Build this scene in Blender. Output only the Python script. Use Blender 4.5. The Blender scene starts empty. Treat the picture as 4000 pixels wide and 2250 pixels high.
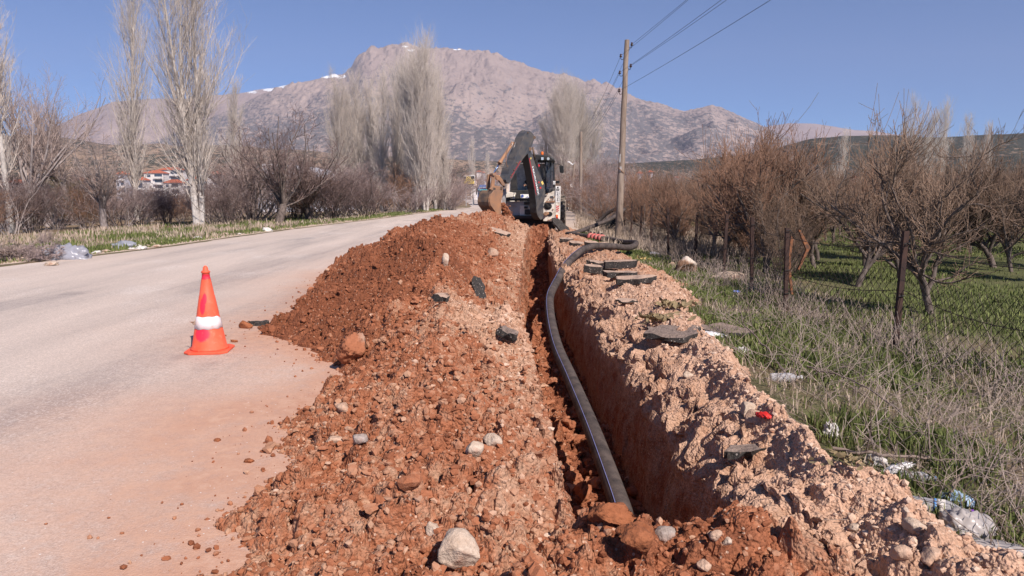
import bpy, bmesh, math, random
import numpy as np
from mathutils import Vector, Matrix, Euler

# ------------------------------------------------------------------ camera, sky, sun, exposure
scene = bpy.context.scene
COL = scene.collection
CAM_H = 1.5
PITCH = math.radians(7.55)
cam_data = bpy.data.cameras.new("camera")
cam_data.lens = 26.0
cam_data.sensor_width = 36.0
cam_data.clip_start = 0.05
cam_data.clip_end = 30000
cam = bpy.data.objects.new("camera", cam_data)
COL.objects.link(cam)
cam.location = (0, 0, CAM_H)
cam.rotation_euler = (math.radians(90) - PITCH, 0, 0)
scene.camera = cam

SUN_EL = math.radians(43)
SUN_AZ = math.radians(33)           # the sun stands behind the camera, this far to its right
world = bpy.data.worlds.new("World")
scene.world = world
world.use_nodes = True
wn = world.node_tree
wn.nodes.clear()
sky = wn.nodes.new('ShaderNodeTexSky')
sky.sky_type = 'NISHITA'
sky.sun_disc = False
sky.sun_elevation = SUN_EL
sky.sun_rotation = math.pi - SUN_AZ
sky.altitude = 5000
sky.air_density = 1.0
sky.dust_density = 0.0
sky.ozone_density = 8.0
bgn = wn.nodes.new('ShaderNodeBackground')
bgn.inputs['Strength'].default_value = 0.100
wout = wn.nodes.new('ShaderNodeOutputWorld')
wn.links.new(sky.outputs[0], bgn.inputs['Color'])
wn.links.new(bgn.outputs[0], wout.inputs['Surface'])

sun_data = bpy.data.lights.new("sun", 'SUN')
sun_data.energy = 5.0
sun_data.angle = math.radians(0.5)
sun_data.color = (1.0, 0.90, 0.82)
sun = bpy.data.objects.new("sun", sun_data)
COL.objects.link(sun)
sun_dir = Vector((math.sin(SUN_AZ) * math.cos(SUN_EL), -math.cos(SUN_AZ) * math.cos(SUN_EL), math.sin(SUN_EL)))
sun.rotation_euler = sun_dir.to_track_quat('Z', 'Y').to_euler()
sun.location = (20, -20, 30)

scene.view_settings.view_transform = 'Standard'
scene.view_settings.look = 'None'
scene.view_settings.gamma = 1.0
scene.view_settings.use_curve_mapping = False
scene.view_settings.exposure = 0.38
scene.cycles.max_bounces = 6
scene.cycles.diffuse_bounces = 3
scene.cycles.glossy_bounces = 3
scene.cycles.transmission_bounces = 6
scene.cycles.transparent_max_bounces = 12
scene.cycles.volume_bounces = 0
scene.cycles.use_denoising = True
scene.cycles.sample_clamp_indirect = 6.0

F_PX = 2889.0
def ray(px, py):
    u = (px - 2000) / F_PX
    v = (1125 - py) / F_PX
    return np.array((u, math.cos(PITCH) + v * math.sin(PITCH), -math.sin(PITCH) + v * math.cos(PITCH)))
def at(px, py, z=0.0):
    """ground point (at height z) under a photo pixel"""
    d = ray(px, py)
    t = (z - CAM_H) / d[2]
    return np.array((d[0] * t, d[1] * t, z))
def at_d(px, py, y):
    """point under a photo pixel at forward distance y"""
    d = ray(px, py)
    t = y / d[1]
    return np.array((d[0] * t, y, CAM_H + d[2] * t))

# ------------------------------------------------------------------ noise
def _hash(ix, iy, seed):
    h = (ix.astype(np.int64) * 374761393 + iy.astype(np.int64) * 668265263 + seed * 974711) & 0xffffffff
    h = ((h ^ (h >> 13)) * 1274126177) & 0xffffffff
    h = ((h ^ (h >> 16)) * 2246822519) & 0xffffffff
    return ((h ^ (h >> 15)) & 0xffffff) / float(0xffffff)
def vnoise(x, y, seed=0):
    x = np.asarray(x, float); y = np.asarray(y, float)
    ix = np.floor(x); iy = np.floor(y)
    fx = x - ix; fy = y - iy
    fx = fx * fx * fx * (fx * (fx * 6 - 15) + 10); fy = fy * fy * fy * (fy * (fy * 6 - 15) + 10)
    a = _hash(ix, iy, seed); b = _hash(ix + 1, iy, seed)
    c = _hash(ix, iy + 1, seed); d = _hash(ix + 1, iy + 1, seed)
    return (a + (b - a) * fx) * (1 - fy) + (c + (d - c) * fx) * fy - 0.5
def fbm(x, y, seed=0, oct=4, gain=0.5):
    s = 0; a = 1.0; f = 1.0
    for i in range(oct):
        s = s + a * vnoise(x * f + 17.3 * i, y * f - 9.1 * i, seed + i)
        a *= gain; f *= 2.03
    return s
def worley(x, y, seed=0):
    """distance to the nearest feature point and that cell's random value"""
    x = np.asarray(x, float); y = np.asarray(y, float)
    ix = np.floor(x); iy = np.floor(y)
    best = np.full(x.shape, 9.0); val = np.zeros(x.shape)
    for dx in (-1, 0, 1):
        for dy in (-1, 0, 1):
            cx = ix + dx; cy = iy + dy
            px = cx + _hash(cx, cy, seed); py = cy + _hash(cx, cy, seed + 7)
            d = (px - x) ** 2 + (py - y) ** 2
            m = d < best
            best = np.where(m, d, best)
            val = np.where(m, _hash(cx, cy, seed + 13), val)
    return np.sqrt(best), val
def blocks(x, y, seed=0):
    """angular cells: F2-F1 and the cell's random value"""
    x = np.asarray(x, float); y = np.asarray(y, float)
    ix = np.floor(x); iy = np.floor(y)
    f1 = np.full(x.shape, 9.0); f2 = np.full(x.shape, 9.0); val = np.zeros(x.shape); tx = np.zeros(x.shape); ty = np.zeros(x.shape)
    for dx in (-1, 0, 1):
        for dy in (-1, 0, 1):
            cx = ix + dx; cy = iy + dy
            px = cx + _hash(cx, cy, seed); py = cy + _hash(cx, cy, seed + 7)
            d = np.sqrt((px - x) ** 2 + (py - y) ** 2)
            m = d < f1
            f2 = np.where(m, f1, np.minimum(f2, d)); f1 = np.where(m, d, f1)
            val = np.where(m, _hash(cx, cy, seed + 13), val); tx = np.where(m, px - x, tx); ty = np.where(m, py - y, ty)
    tilt = (val * 7.3 % 1 - .5) * tx + (val * 13.7 % 1 - .5) * ty
    return f2 - f1, val, tilt
def sstep(a, b, x):
    t = np.clip((np.asarray(x, float) - a) / (b - a), 0, 1)
    return t * t * (3 - 2 * t)
def itp(x, table):
    t = np.array(table, float)
    return np.interp(x, t[:, 0], t[:, 1])

# ------------------------------------------------------------------ mesh helpers
def make_mesh(name, V, faces, mats=(), midx=None, smooth=True):
    V = np.asarray(V, np.float32).reshape(-1, 3)
    faces = [np.asarray(f, np.int32) for f in faces if len(f)]
    me = bpy.data.meshes.new(name)
    me.vertices.add(len(V))
    me.vertices.foreach_set('co', V.ravel())
    nl = sum(f.size for f in faces); npoly = sum(len(f) for f in faces)
    me.loops.add(nl)
    me.loops.foreach_set('vertex_index', np.concatenate([f.ravel() for f in faces]))
    me.polygons.add(npoly)
    starts = []; o = 0
    for f in faces:
        starts.append(o + np.arange(len(f)) * f.shape[1]); o += f.size
    me.polygons.foreach_set('loop_start', np.concatenate(starts).astype(np.int32))
    for m in mats: me.materials.append(m)
    if midx is not None:
        me.polygons.foreach_set('material_index', np.asarray(midx, np.int32))
    me.polygons.foreach_set('use_smooth', np.full(npoly, smooth, bool))
    me.update(calc_edges=True)
    return me
def attr(me, name, vals):
    a = me.attributes.new(name, 'FLOAT', 'POINT')
    a.data.foreach_set('value', np.asarray(vals, np.float32).ravel())
def link(name, me, parent=None, loc=None):
    o = bpy.data.objects.new(name, me)
    COL.objects.link(o)
    if parent is not None: o.parent = parent
    if loc is not None: o.location = loc
    return o
def tag(o, label=None, cat=None, group=None, kind=None):
    if label: o['label'] = label
    if cat: o['category'] = cat
    if group: o['group'] = group
    if kind: o['kind'] = kind
    return o
def thing(name, loc, label, cat, group=None, rz=0.0):
    o = bpy.data.objects.new(name, None)
    o.empty_display_size = 0.2
    COL.objects.link(o)
    o.location = Vector([float(c) for c in loc]); o.rotation_euler = (0, 0, rz)
    return tag(o, label, cat, group)
def copy_tree(root):
    r = root.copy(); COL.objects.link(r)
    for ch in root.children:
        c = ch.copy(); COL.objects.link(c); c.parent = r
        for g in ch.children:
            d = g.copy(); COL.objects.link(d); d.parent = c
    return r
def grid_faces(nr, nc):
    i = np.arange((nr - 1) * (nc - 1))
    r = i // (nc - 1); c = i % (nc - 1)
    a = r * nc + c
    return np.stack([a, a + 1, a + nc + 1, a + nc], 1)

class MB:
    """collects shapes (world or local coordinates) into one mesh"""
    def __init__(s): s.v = []; s.f = []; s.m = []
    def add(s, verts, faces, mi=0):
        o = len(s.v)
        s.v += [tuple(map(float, p)) for p in verts]
        s.f += [[i + o for i in f] for f in faces]
        s.m += [mi] * len(faces)
        return s
    def box(s, c, size, rot=None, mi=0, taper=1.0):
        x, y, z = [k / 2 for k in size]
        P = [(-x, -y, -z), (x, -y, -z), (x, y, -z), (-x, y, -z), (-x * taper, -y * taper, z), (x * taper, -y * taper, z), (x * taper, y * taper, z), (-x * taper, y * taper, z)]
        R = rot if isinstance(rot, Matrix) else (Euler(rot).to_matrix() if rot else Matrix.Identity(3))
        P = [R @ Vector(p) + Vector(c) for p in P]
        return s.add(P, [(3, 2, 1, 0), (4, 5, 6, 7), (0, 1, 5, 4), (1, 2, 6, 5), (2, 3, 7, 6), (3, 0, 4, 7)], mi)
    def cyl(s, p0, p1, r0, r1=None, n=12, mi=0, caps=True):
        r1 = r0 if r1 is None else r1
        p0 = Vector(p0); p1 = Vector(p1); d = (p1 - p0).normalized()
        a = d.orthogonal().normalized(); b = d.cross(a)
        P = []
        for p, r in ((p0, r0), (p1, r1)):
            for k in range(n):
                t = 2 * math.pi * k / n
                P.append(p + a * (math.cos(t) * r) + b * (math.sin(t) * r))
        Fs = [(k, (k + 1) % n, n + (k + 1) % n, n + k) for k in range(n)]
        if caps: Fs += [tuple(range(n - 1, -1, -1)), tuple(range(n, 2 * n))]
        return s.add(P, Fs, mi)
    def lathe(s, c, prof, n=24, mi=0, axis=None):
        """prof: list of (radius, height)"""
        M = Matrix.Identity(3) if axis is None else Vector(axis).to_track_quat('Z', 'Y').to_matrix()
        P = []
        for r, h in prof:
            for k in range(n):
                t = 2 * math.pi * k / n
                P.append(M @ Vector((r * math.cos(t), r * math.sin(t), h)) + Vector(c))
        Fs = []
        for j in range(len(prof) - 1):
            for k in range(n):
                Fs.append((j * n + k, j * n + (k + 1) % n, (j + 1) * n + (k + 1) % n, (j + 1) * n + k))
        if prof[0][0] > 1e-4: Fs.append(tuple(range(n - 1, -1, -1)))
        if prof[-1][0] > 1e-4: Fs.append(tuple((len(prof) - 1) * n + k for k in range(n)))
        return s.add(P, Fs, mi)
    def prism(s, poly, vec, mi=0, mi_side=None):
        n = len(poly); vec = Vector(vec)
        P = [Vector(p) for p in poly] + [Vector(p) + vec for p in poly]
        Fs = [tuple(range(n)), tuple(range(2 * n - 1, n - 1, -1))]
        s.add(P, Fs, mi)
        o = len(s.v) - 2 * n
        for k in range(n):
            s.f.append([o + k, o + n + k, o + n + (k + 1) % n, o + (k + 1) % n])
            s.m.append(mi if mi_side is None else mi_side)
        return s
    def tube(s, pts, r, n=8, mi=0):
        P = np.array([pts], float); R = np.full((1, len(pts)), r) if np.isscalar(r) else np.array([r], float)
        V, Fq = tubes(P, R, n)
        return s.add(V, [tuple(f) for f in Fq], mi)
    def build(s, name, mats, parent=None, smooth=False, bevel=0.0, loc=None, auto=None):
        if not isinstance(mats, (list, tuple)): mats = [mats]
        me = bpy.data.meshes.new(name)
        V = np.array(s.v, float)
        base = np.zeros(3)
        if loc is not None: base = np.array(loc, float)
        elif parent is not None:
            base = np.array(parent.location if parent.parent is None else parent.parent.location, float)
        me.from_pydata((V - base).tolist(), [], s.f)
        for m in mats: me.materials.append(m)
        me.polygons.foreach_set('material_index', np.array(s.m, np.int32))
        me.polygons.foreach_set('use_smooth', np.full(len(s.f), smooth, bool))
        bm = bmesh.new(); bm.from_mesh(me)
        bmesh.ops.recalc_face_normals(bm, faces=bm.faces)
        bm.to_mesh(me); bm.free()
        me.update()
        o = link(name, me, parent, loc)
        if bevel > 0:
            b = o.modifiers.new('bevel', 'BEVEL'); b.width = bevel; b.segments = 2; b.limit_method = 'ANGLE'; b.angle_limit = math.radians(40)
        return o

def tubes(P, R, S=3, caps=False):
    """P (N,K,3) paths, R (N,K) radii -> verts, quads"""
    P = np.asarray(P, float); R = np.asarray(R, float)
    N, K, _ = P.shape
    T = np.gradient(P, axis=1)
    T /= np.linalg.norm(T, axis=2, keepdims=True) + 1e-9
    ref = np.zeros((N, 1, 3)); m = np.abs(T[:, :, 2]).mean(1) > 0.8
    ref[m, 0, 0] = 1; ref[~m, 0, 2] = 1
    A = np.cross(T, ref); A /= np.linalg.norm(A, axis=2, keepdims=True) + 1e-9
    B = np.cross(T, A)
    ang = 2 * np.pi * np.arange(S) / S
    V = P[:, :, None, :] + R[:, :, None, None] * (A[:, :, None, :] * np.cos(ang)[None, None, :, None] + B[:, :, None, :] * np.sin(ang)[None, None, :, None])
    n = np.arange(N)[:, None, None] * K * S; k = np.arange(K - 1)[None, :, None] * S; j = np.arange(S)[None, None, :]
    j2 = (j + 1) % S
    Fq = np.stack([n + k + j, n + k + j2, n + k + S + j2, n + k + S + j], -1).reshape(-1, 4)
    return V.reshape(-1, 3), Fq
def spline(pts, n):
    """Catmull-Rom through pts, n samples"""
    p = np.array(pts, float)
    p = np.vstack([2 * p[0] - p[1], p, 2 * p[-1] - p[-2]])
    m = len(p) - 3
    t = np.linspace(0, m - 1e-6, n); i = t.astype(int); f = (t - i)[:, None]
    a, b, c, d = p[i], p[i + 1], p[i + 2], p[i + 3]
    return 0.5 * ((2 * b) + (-a + c) * f + (2 * a - 5 * b + 4 * c - d) * f ** 2 + (-a + 3 * b - 3 * c + d) * f ** 3)
def merge(parts):
    """list of (V, F) -> V, F"""
    Vs = []; Fs = []; o = 0
    for V, Fq in parts:
        Vs.append(V); Fs.append(np.asarray(Fq) + o); o += len(V)
    return np.concatenate(Vs), np.concatenate(Fs)

_ico = {}
def ico(sub):
    if sub not in _ico:
        bm = bmesh.new(); bmesh.ops.create_icosphere(bm, subdivisions=sub, radius=1.0)
        bm.verts.ensure_lookup_table()
        _ico[sub] = (np.array([v.co[:] for v in bm.verts]), np.array([[v.index for v in f.verts] for f in bm.faces]))
        bm.free()
    return _ico[sub]
def rock_shape(rng, sub=2, squash=(1, .8, .6), rough=.25, cuts=7):
    """an angular stone of unit size: a ball cut by random planes, then roughened"""
    V, Fq = ico(sub); V = V.copy()
    for _ in range(cuts):
        n = rng.normal(size=3); n /= np.linalg.norm(n)
        d = rng.uniform(.45, .85)
        h = V @ n
        V -= np.clip(h - d, 0, None)[:, None] * n * .95
    k = rng.normal(size=(6, 3)) * 2.2; ph = rng.uniform(0, 6.3, 6)
    V *= (1 + rough * .25 * np.sin(V @ k.T + ph).sum(1) / 2)[:, None]
    V += rng.normal(size=V.shape) * .025 * rough * 2
    return V * np.array(squash), Fq

# ------------------------------------------------------------------ materials
class NT:
    def __init__(s, name):
        s.m = bpy.data.materials.new(name); s.m.use_nodes = True
        s.t = s.m.node_tree; s.n = s.t.nodes; s.l = s.t.links
        s.b = s.n['Principled BSDF']
        s.b.inputs['Roughness'].default_value = .9
        s.b.inputs['Specular IOR Level'].default_value = .25
        s._tc = None
    def coord(s, kind='Object'):
        if s._tc is None: s._tc = s.n.new('ShaderNodeTexCoord')
        return s._tc.outputs[kind]
    def pos(s):
        return s.n.new('ShaderNodeNewGeometry').outputs['Position']
    def noise(s, scale, detail=4, rough=.55, vec=None, dist=0.0):
        n = s.n.new('ShaderNodeTexNoise'); n.inputs['Scale'].default_value = scale
        n.inputs['Detail'].default_value = detail; n.inputs['Roughness'].default_value = rough
        n.inputs['Distortion'].default_value = dist
        s.l.new(vec if vec is not None else s.coord(), n.inputs['Vector'])
        return n.outputs['Fac']
    def voro(s, scale, vec=None, out='Distance', feature='F1'):
        n = s.n.new('ShaderNodeTexVoronoi'); n.inputs['Scale'].default_value = scale; n.feature = feature
        s.l.new(vec if vec is not None else s.coord(), n.inputs['Vector'])
        return n.outputs[out]
    def mapv(s, scale=(1, 1, 1), vec=None, loc=(0, 0, 0), rot=(0, 0, 0)):
        n = s.n.new('ShaderNodeMapping'); n.inputs['Scale'].default_value = scale
        n.inputs['Location'].default_value = loc; n.inputs['Rotation'].default_value = rot
        s.l.new(vec if vec is not None else s.coord(), n.inputs['Vector'])
        return n.outputs[0]
    def ramp(s, fac, stops):
        n = s.n.new('ShaderNodeValToRGB')
        e = n.color_ramp.elements
        while len(e) < len(stops): e.new(0.5)
        for k, (p, c) in enumerate(stops):
            e[k].position = p
            e[k].color = (c, c, c, 1) if np.isscalar(c) else (c[0], c[1], c[2], 1)
        s.l.new(fac, n.inputs[0]); return n.outputs['Color']
    def mix(s, fac, a, b, mode='MIX'):
        n = s.n.new('ShaderNodeMix'); n.data_type = 'RGBA'; n.blend_type = mode
        for sock, v in ((n.inputs[0], fac), (n.inputs[6], a), (n.inputs[7], b)):
            if isinstance(v, (int, float)): sock.default_value = v
            elif isinstance(v, (tuple, list)): sock.default_value = (v[0], v[1], v[2], 1)
            else: s.l.new(v, sock)
        return n.outputs[2]
    def math(s, op, a, b=0.0, clamp=False):
        n = s.n.new('ShaderNodeMath'); n.operation = op; n.use_clamp = clamp
        for k, v in ((0, a), (1, b)):
            if isinstance(v, (int, float)): n.inputs[k].default_value = v
            else: s.l.new(v, n.inputs[k])
        return n.outputs[0]
    def attr(s, name):
        n = s.n.new('ShaderNodeAttribute'); n.attribute_name = name
        return n.outputs['Fac']
    def objrand(s):
        return s.n.new('ShaderNodeObjectInfo').outputs['Random']
    def col(s, c):
        if isinstance(c, (tuple, list)): s.b.inputs['Base Color'].default_value = (c[0], c[1], c[2], 1)
        else: s.l.new(c, s.b.inputs['Base Color'])
        return s
    def rough(s, v):
        if isinstance(v, (int, float)): s.b.inputs['Roughness'].default_value = v
        else: s.l.new(v, s.b.inputs['Roughness'])
        return s
    def bump(s, h, strength=.3, dist=.02):
        n = s.n.new('ShaderNodeBump'); n.inputs['Strength'].default_value = strength; n.inputs['Distance'].default_value = dist
        s.l.new(h, n.inputs['Height']); s.l.new(n.outputs[0], s.b.inputs['Normal']); return s
    def set(s, **k):
        for a, v in k.items(): s.b.inputs[a.replace('_', ' ')].default_value = v
        return s
def simple(name, c, rough=.7, var=.25, scale=6, metal=0.0, spec=.3, bump=0.0, bscale=60):
    m = NT(name)
    f = m.noise(scale, 5, .6)
    m.col(m.ramp(f, [(.3, tuple(k * (1 - var) for k in c)), (.7, tuple(min(1, k * (1 + var)) for k in c))]))
    m.rough(rough); m.set(Metallic=metal); m.b.inputs['Specular IOR Level'].default_value = spec
    if bump: m.bump(m.noise(bscale, 4), bump, .01)
    return m.m
def worn(name, c, dirt, amount=.5, rough=.5, scale=4, spec=.4, metal=0.0, thr=.5):
    """paint with patches of dirt or rust"""
    m = NT(name)
    f = m.noise(scale, 8, .68)
    k = m.ramp(f, [(thr - .08, 0.0), (thr + .12, amount)])
    g = m.noise(scale * 9, 4)
    k2 = m.math('MULTIPLY', m.math('ADD', k, m.math('MULTIPLY', g, .12)), 1.0, True)
    m.col(m.mix(k2, c, dirt)); m.rough(m.ramp(k2, [(0, rough), (1, .9)]))
    m.set(Metallic=metal); m.b.inputs['Specular IOR Level'].default_value = spec
    return m.m
# ------------------------------------------------------------------ ground, road, excavation
XL_T = [(0, .24), (3.4, .22), (3.65, .21), (5.7, .16), (8.35, .06), (12.6, .15), (17, .28), (23, .50), (26, .62), (31, .85)]
XR_T = [(0, 1.40), (3.4, 1.40), (5, 1.44), (8, 1.34), (10.6, 1.22), (14, 1.14), (17.3, 1.13), (23, 1.28), (31, 1.62)]
CUT_T = [(0, .30), (5, .38), (8, .34), (12, .26), (18, .14), (24, .08), (31, .04)]
RL_T = [(-10, -12), (0, -11.2), (14.4, -10.04), (19.1, -9.13), (27.6, -8.5), (42, -6.5), (58, -4.9), (75, -4.3), (100, -5.4), (145, -8.2), (220, -14), (600, -45)]
RR_T = [(30, 2.0), (36, 2.3), (45, 3.1), (60, 3.9), (80, 3.9), (110, 2.6), (145, .3), (220, -5), (600, -36)]
E0, E1 = 1.2, 30.4
def xl(y): return itp(y, XL_T)
def xr(y): return itp(y, XR_T)
def G(x, y):
    """the undug ground"""
    x = np.asarray(x, float); y = np.asarray(y, float)
    left = itp(y, RL_T)
    z = -1.3 * sstep(45, 150, y) - 2.2 * sstep(120, 500, y)
    rside = -.32 * sstep(1.7, 4.6, x - .022 * np.clip(y - 20, 0, 60)) - .2 * sstep(6, 30, x)
    lside = -.28 * sstep(.6, 4, left - x) - .5 * sstep(5, 25, left - x)
    bumps = .05 * fbm(x * .9, y * .9, 3, 3) * np.maximum(sstep(2.0, 3.2, x), sstep(.3, 1.5, left - x))
    return z + rside + lside + bumps

# colours of the earth
RED = (.335, .128, .066); RED2 = (.205, .074, .038); TAN = (.53, .335, .235); TAN2 = (.42, .245, .16); PALE = (.62, .45, .34)
def soil_material(name, wall=False):
    m = NT(name)
    v = m.coord()
    t = m.attr('dry')
    n1 = m.noise(2.2, 6, .62, v); n2 = m.noise(14, 5, .6, v); n3 = m.noise(60, 3, .6, v)
    f = m.math('ADD', t, m.math('MULTIPLY', m.math('SUBTRACT', n1, .5), 1.1))
    f = m.math('ADD', f, m.math('MULTIPLY', m.math('SUBTRACT', n2, .5), .9))
    c = m.ramp(f, [(.12, RED2), (.36, RED), (.62, TAN2), (.86, TAN)])
    g = m.ramp(n3, [(.35, .72), (.62, 1.12)])
    c = m.mix(1.0, c, g, 'MULTIPLY')
    # small pale stones
    d = m.voro(42, v); cr = m.voro(42, v, 'Color')
    st = m.math('MULTIPLY', m.math('LESS_THAN', d, .24), m.math('GREATER_THAN', cr, .66))
    c = m.mix(m.math('MULTIPLY', st, .6), c, PALE)
    m.col(c)
    h = m.math('ADD', m.math('MULTIPLY', m.voro(75, v), -.6), m.math('ADD', m.math('MULTIPLY', n3, .6), m.math('MULTIPLY', m.voro(34, v), -.6)))
    m.bump(h, .8, .022)
    m.b.inputs['Specular IOR Level'].default_value = .12
    return m.m
SOIL = soil_material('soil')

def hb(y): return itp(y, [(1, -1.0), (2.0, -1.12), (2.72, -1.18), (3.25, -1.27), (3.7, -1.23), (4.6, -1.42), (5.1, -1.42), (5.75, -1.2), (6.3, -1.6), (7.0, -2.1), (7.6, -2.4), (8.3, -2.55), (10, -2.75), (12, -3.15), (13.6, -3.25), (17.3, -3.05), (21, -2.7), (25, -2.2), (28, -1.6), (30, -.9)])
def hc(y): return itp(y, [(1, .12), (2.0, .14), (3.0, .19), (4.5, .32), (6, .42), (7, .52), (8, .66), (9.5, .78), (11, .76), (13.5, .84), (15.5, .78), (17.6, .84), (20, .74), (22.5, .74), (25.5, .62), (28, .42), (30.4, .12)])
def hx(y): return itp(y, [(1, -.2), (3, -.35), (5, -.55), (6, -.55), (8, -.85), (9.5, -1.35), (13, -1.5), (17.6, -1.25), (22, -.8), (25.5, -.65), (28, -.2), (30.4, .1)])
def clods(x, y, seed, amp):
    d1, v1 = worley(x * 4.2, y * 4.2, seed); d2, v2 = worley(x * 10, y * 10, seed + 31); d3, v3 = worley(x * 24, y * 24, seed + 57)
    b1 = np.clip(1 - d1 * 1.5, 0, 1) ** .6 * (v1 > .45) * v1
    b2 = np.clip(1 - d2 * 1.4, 0, 1) ** .6 * v2
    b3 = np.clip(1 - d3 * 1.4, 0, 1) ** .7 * v3
    g1, w1, t1 = blocks(x * 5.2 + .3 * vnoise(y * 9, x * 9, seed), y * 5.2, seed + 3); g2, w2, t2 = blocks(x * 12 + .3 * vnoise(y * 20, x * 20, seed), y * 12, seed + 5)
    a1 = sstep(.03, .30, g1) * np.clip(w1 - .35, 0, 1) * (1 + 1.6 * t1); a2 = sstep(.03, .32, g2) * w2 * (1 + 1.6 * t2)
    return amp * (.045 * b1 + .015 * b2 + .004 * b3 + .125 * a1 + .036 * a2)
def heap(x, y):
    b = hb(y) + .28 * fbm(y * 2.1, y * 0 + 4, 5, 3) + .10 * fbm(x * 5, y * 5, 8, 2); c = hx(y); e = xl(y); h = hc(y)
    zl = h * np.clip((x - b) / (c - b), -1, 1)
    t = np.clip((x - c) / (e - c), 0, 1)
    ledge = itp(y, [(1, .14), (3.4, .12), (6, .15), (10, .14), (20, .18), (28, .1), (31, .05)])
    zr = h + (ledge - h) * (t ** 1.15)
    z = np.where(x < c, zl, zr)
    core = sstep(-.02, .22, z)
    z = z + core * (.20 * fbm(x * .9, y * .9, 11, 2) + .15 * fbm(x * 2.6, y * 2.6, 12, 4, .55))
    return z
def bank(x, y):
    """spoil thrown up along the far side of the trench; x measured in metres"""
    s = x - xr(y)
    w = itp(y, [(1, .50), (3.5, .30), (5, .26), (7, .48), (9, .85), (11, 1.4), (12.6, 1.75), (16.3, 1.6), (20, 1.25), (24, 1.0), (31, .5)])
    h = itp(y, [(1, .10), (3, .16), (5, .20), (7, .17), (10, .14), (14, .12), (20, .09), (26, .06), (31, .02)])
    w = w + .25 * fbm(y * 1.7, y * 0 + 9, 15, 3)
    t = s / w
    z = h * (.35 + .65 * sstep(0, .45, t)) * (1 - sstep(.6, 1.12, t)) - .10 * sstep(.95, 1.25, t)
    z += (1 - sstep(.8, 1.15, t)) * (.10 * fbm(x * 1.6, y * 1.6, 21, 3) + .07 * fbm(x * 5, y * 5, 23, 4, .6))
    return z

# excavation grid: columns run across, rows run away from the camera
rows = [E0]
while rows[-1] < E1: rows.append(rows[-1] + max(.006, rows[-1] * .0042))
rows = np.array(rows); NR = len(rows)
nL, nW1, nF, nW2, nB = 400, 26, 44, 76, 180
Y = rows[:, None]
uL = np.linspace(0, 1, nL) ** .85
XLm = -4.0 + (xl(Y) + 4.0) * uL[None, :]
ZL = heap(XLm, np.broadcast_to(Y, XLm.shape))
DL = clods(XLm, np.broadcast_to(Y, XLm.shape), 40, 1.0)
ZLd = ZL + DL * sstep(-.06, .05, ZL)
# trench floor and depth
depth = itp(rows, [(1, .0), (2.8, .0), (3.0, .18), (3.4, .55), (3.9, .82), (4.6, .95), (8, 1.0), (14, 1.0), (20, 1.05), (22.5, .95), (24.3, .42), (25.6, .03), (31, .0)])[:, None]
fill = itp(rows, [(1, .16), (2.4, .12), (2.7, .14), (3.0, .10), (3.4, .0), (24, .0), (26, .10), (28, .08), (30, .03), (31, 0)])[:, None]
tW1 = np.linspace(0, 1, nW1 + 2)[1:-1][None, :]
zt = heap(xl(Y), Y) + .0
lean = .10
XW1 = xl(Y) + lean * tW1 + (.10 * fbm(Y * 2.4 + tW1 * 2, tW1 * 3, 71, 5, .6) - .6 * clods(np.broadcast_to(Y, (NR, nW1)), np.broadcast_to(tW1, (NR, nW1)) * .9, 73, 1.0)) * np.sin(np.pi * tW1) ** .5
uF = np.linspace(0, 1, nF)[None, :]
xf0 = xl(Y) + lean; xf1 = xr(Y) - itp(Y, CUT_T) - .07
XF = xf0 + (xf1 - xf0) * uF
Yb = np.broadcast_to(Y, XF.shape)
ZF = -depth + fill + .10 * fbm(XF * 2.5, Yb * 2.5, 81, 3) + clods(XF, Yb, 85, 1.3) + .22 * depth * (1 - sstep(.0, .5, uF)) * (fbm(Yb * 1.3, Yb * 0, 87, 2) + .35)
tW2 = np.linspace(0, 1, nW2 + 2)[1:-1][None, :]
zb = bank(xr(Y), Y)
Yw = np.broadcast_to(Y, (NR, nW2)); Tw = np.broadcast_to(tW2, (NR, nW2))
zcut = -.26 * sstep(3, 4.5, Y) * (1 - .6 * sstep(12, 22, Y)) + .22 * fbm(Y * .9, Y * 0, 90, 3)
xcut = xr(Y) - itp(Y, CUT_T) + .06 * fbm(Y * 1.4, Y * 0 + 3, 92, 3)
lo_ = sstep(0, 1, np.clip(tW2 / .52, 0, 1)) * 0 + np.clip(tW2 / .52, 0, 1); hi_ = np.clip((tW2 - .52) / .48, 0, 1)
XW2 = np.where(tW2 <= .52, xf1 + (xcut - xf1) * lo_, xcut + (xr(Y) - xcut) * hi_)
ZW2 = np.where(tW2 <= .52, ZF[:, -1:] + (zcut - ZF[:, -1:]) * lo_, zcut + (zb - zcut) * (hi_ ** .8))
rag = np.sin(np.pi * hi_) ** .5 * (hi_ > 0)
env_ = np.sin(np.pi * tW2) ** .6
XW2 = XW2 + env_ * (.07 * fbm(Yw * 2.0, Tw * 2.2, 91, 4, .55) + .03 * fbm(Yw * 9, Tw * 3, 94, 4, .6)) + rag * (.11 * fbm(Yw * 3.1, Tw * 4, 95, 5, .62) - .7 * clods(Yw + 3, Tw * .9, 99, 1.0))
ZW2 = ZW2 + rag * (.11 * fbm(Yw * 2.6, Tw * 5, 97, 5, .62) + clods(Yw, Tw * .9, 98, .8))
ZW1 = ZF[:, :1] * tW1 + zt * (1 - tW1)
uB = np.linspace(0, 1, nB) ** 1.15
XB = xr(Y) + 3.0 * uB[None, :]
YB = np.broadcast_to(Y, XB.shape)
ZB = bank(XB, YB); GB = G(XB, YB)
DB = clods(XB, YB, 60, .55)
ZBd = GB + ZB + DB * sstep(-.04, .04, ZB)
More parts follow.
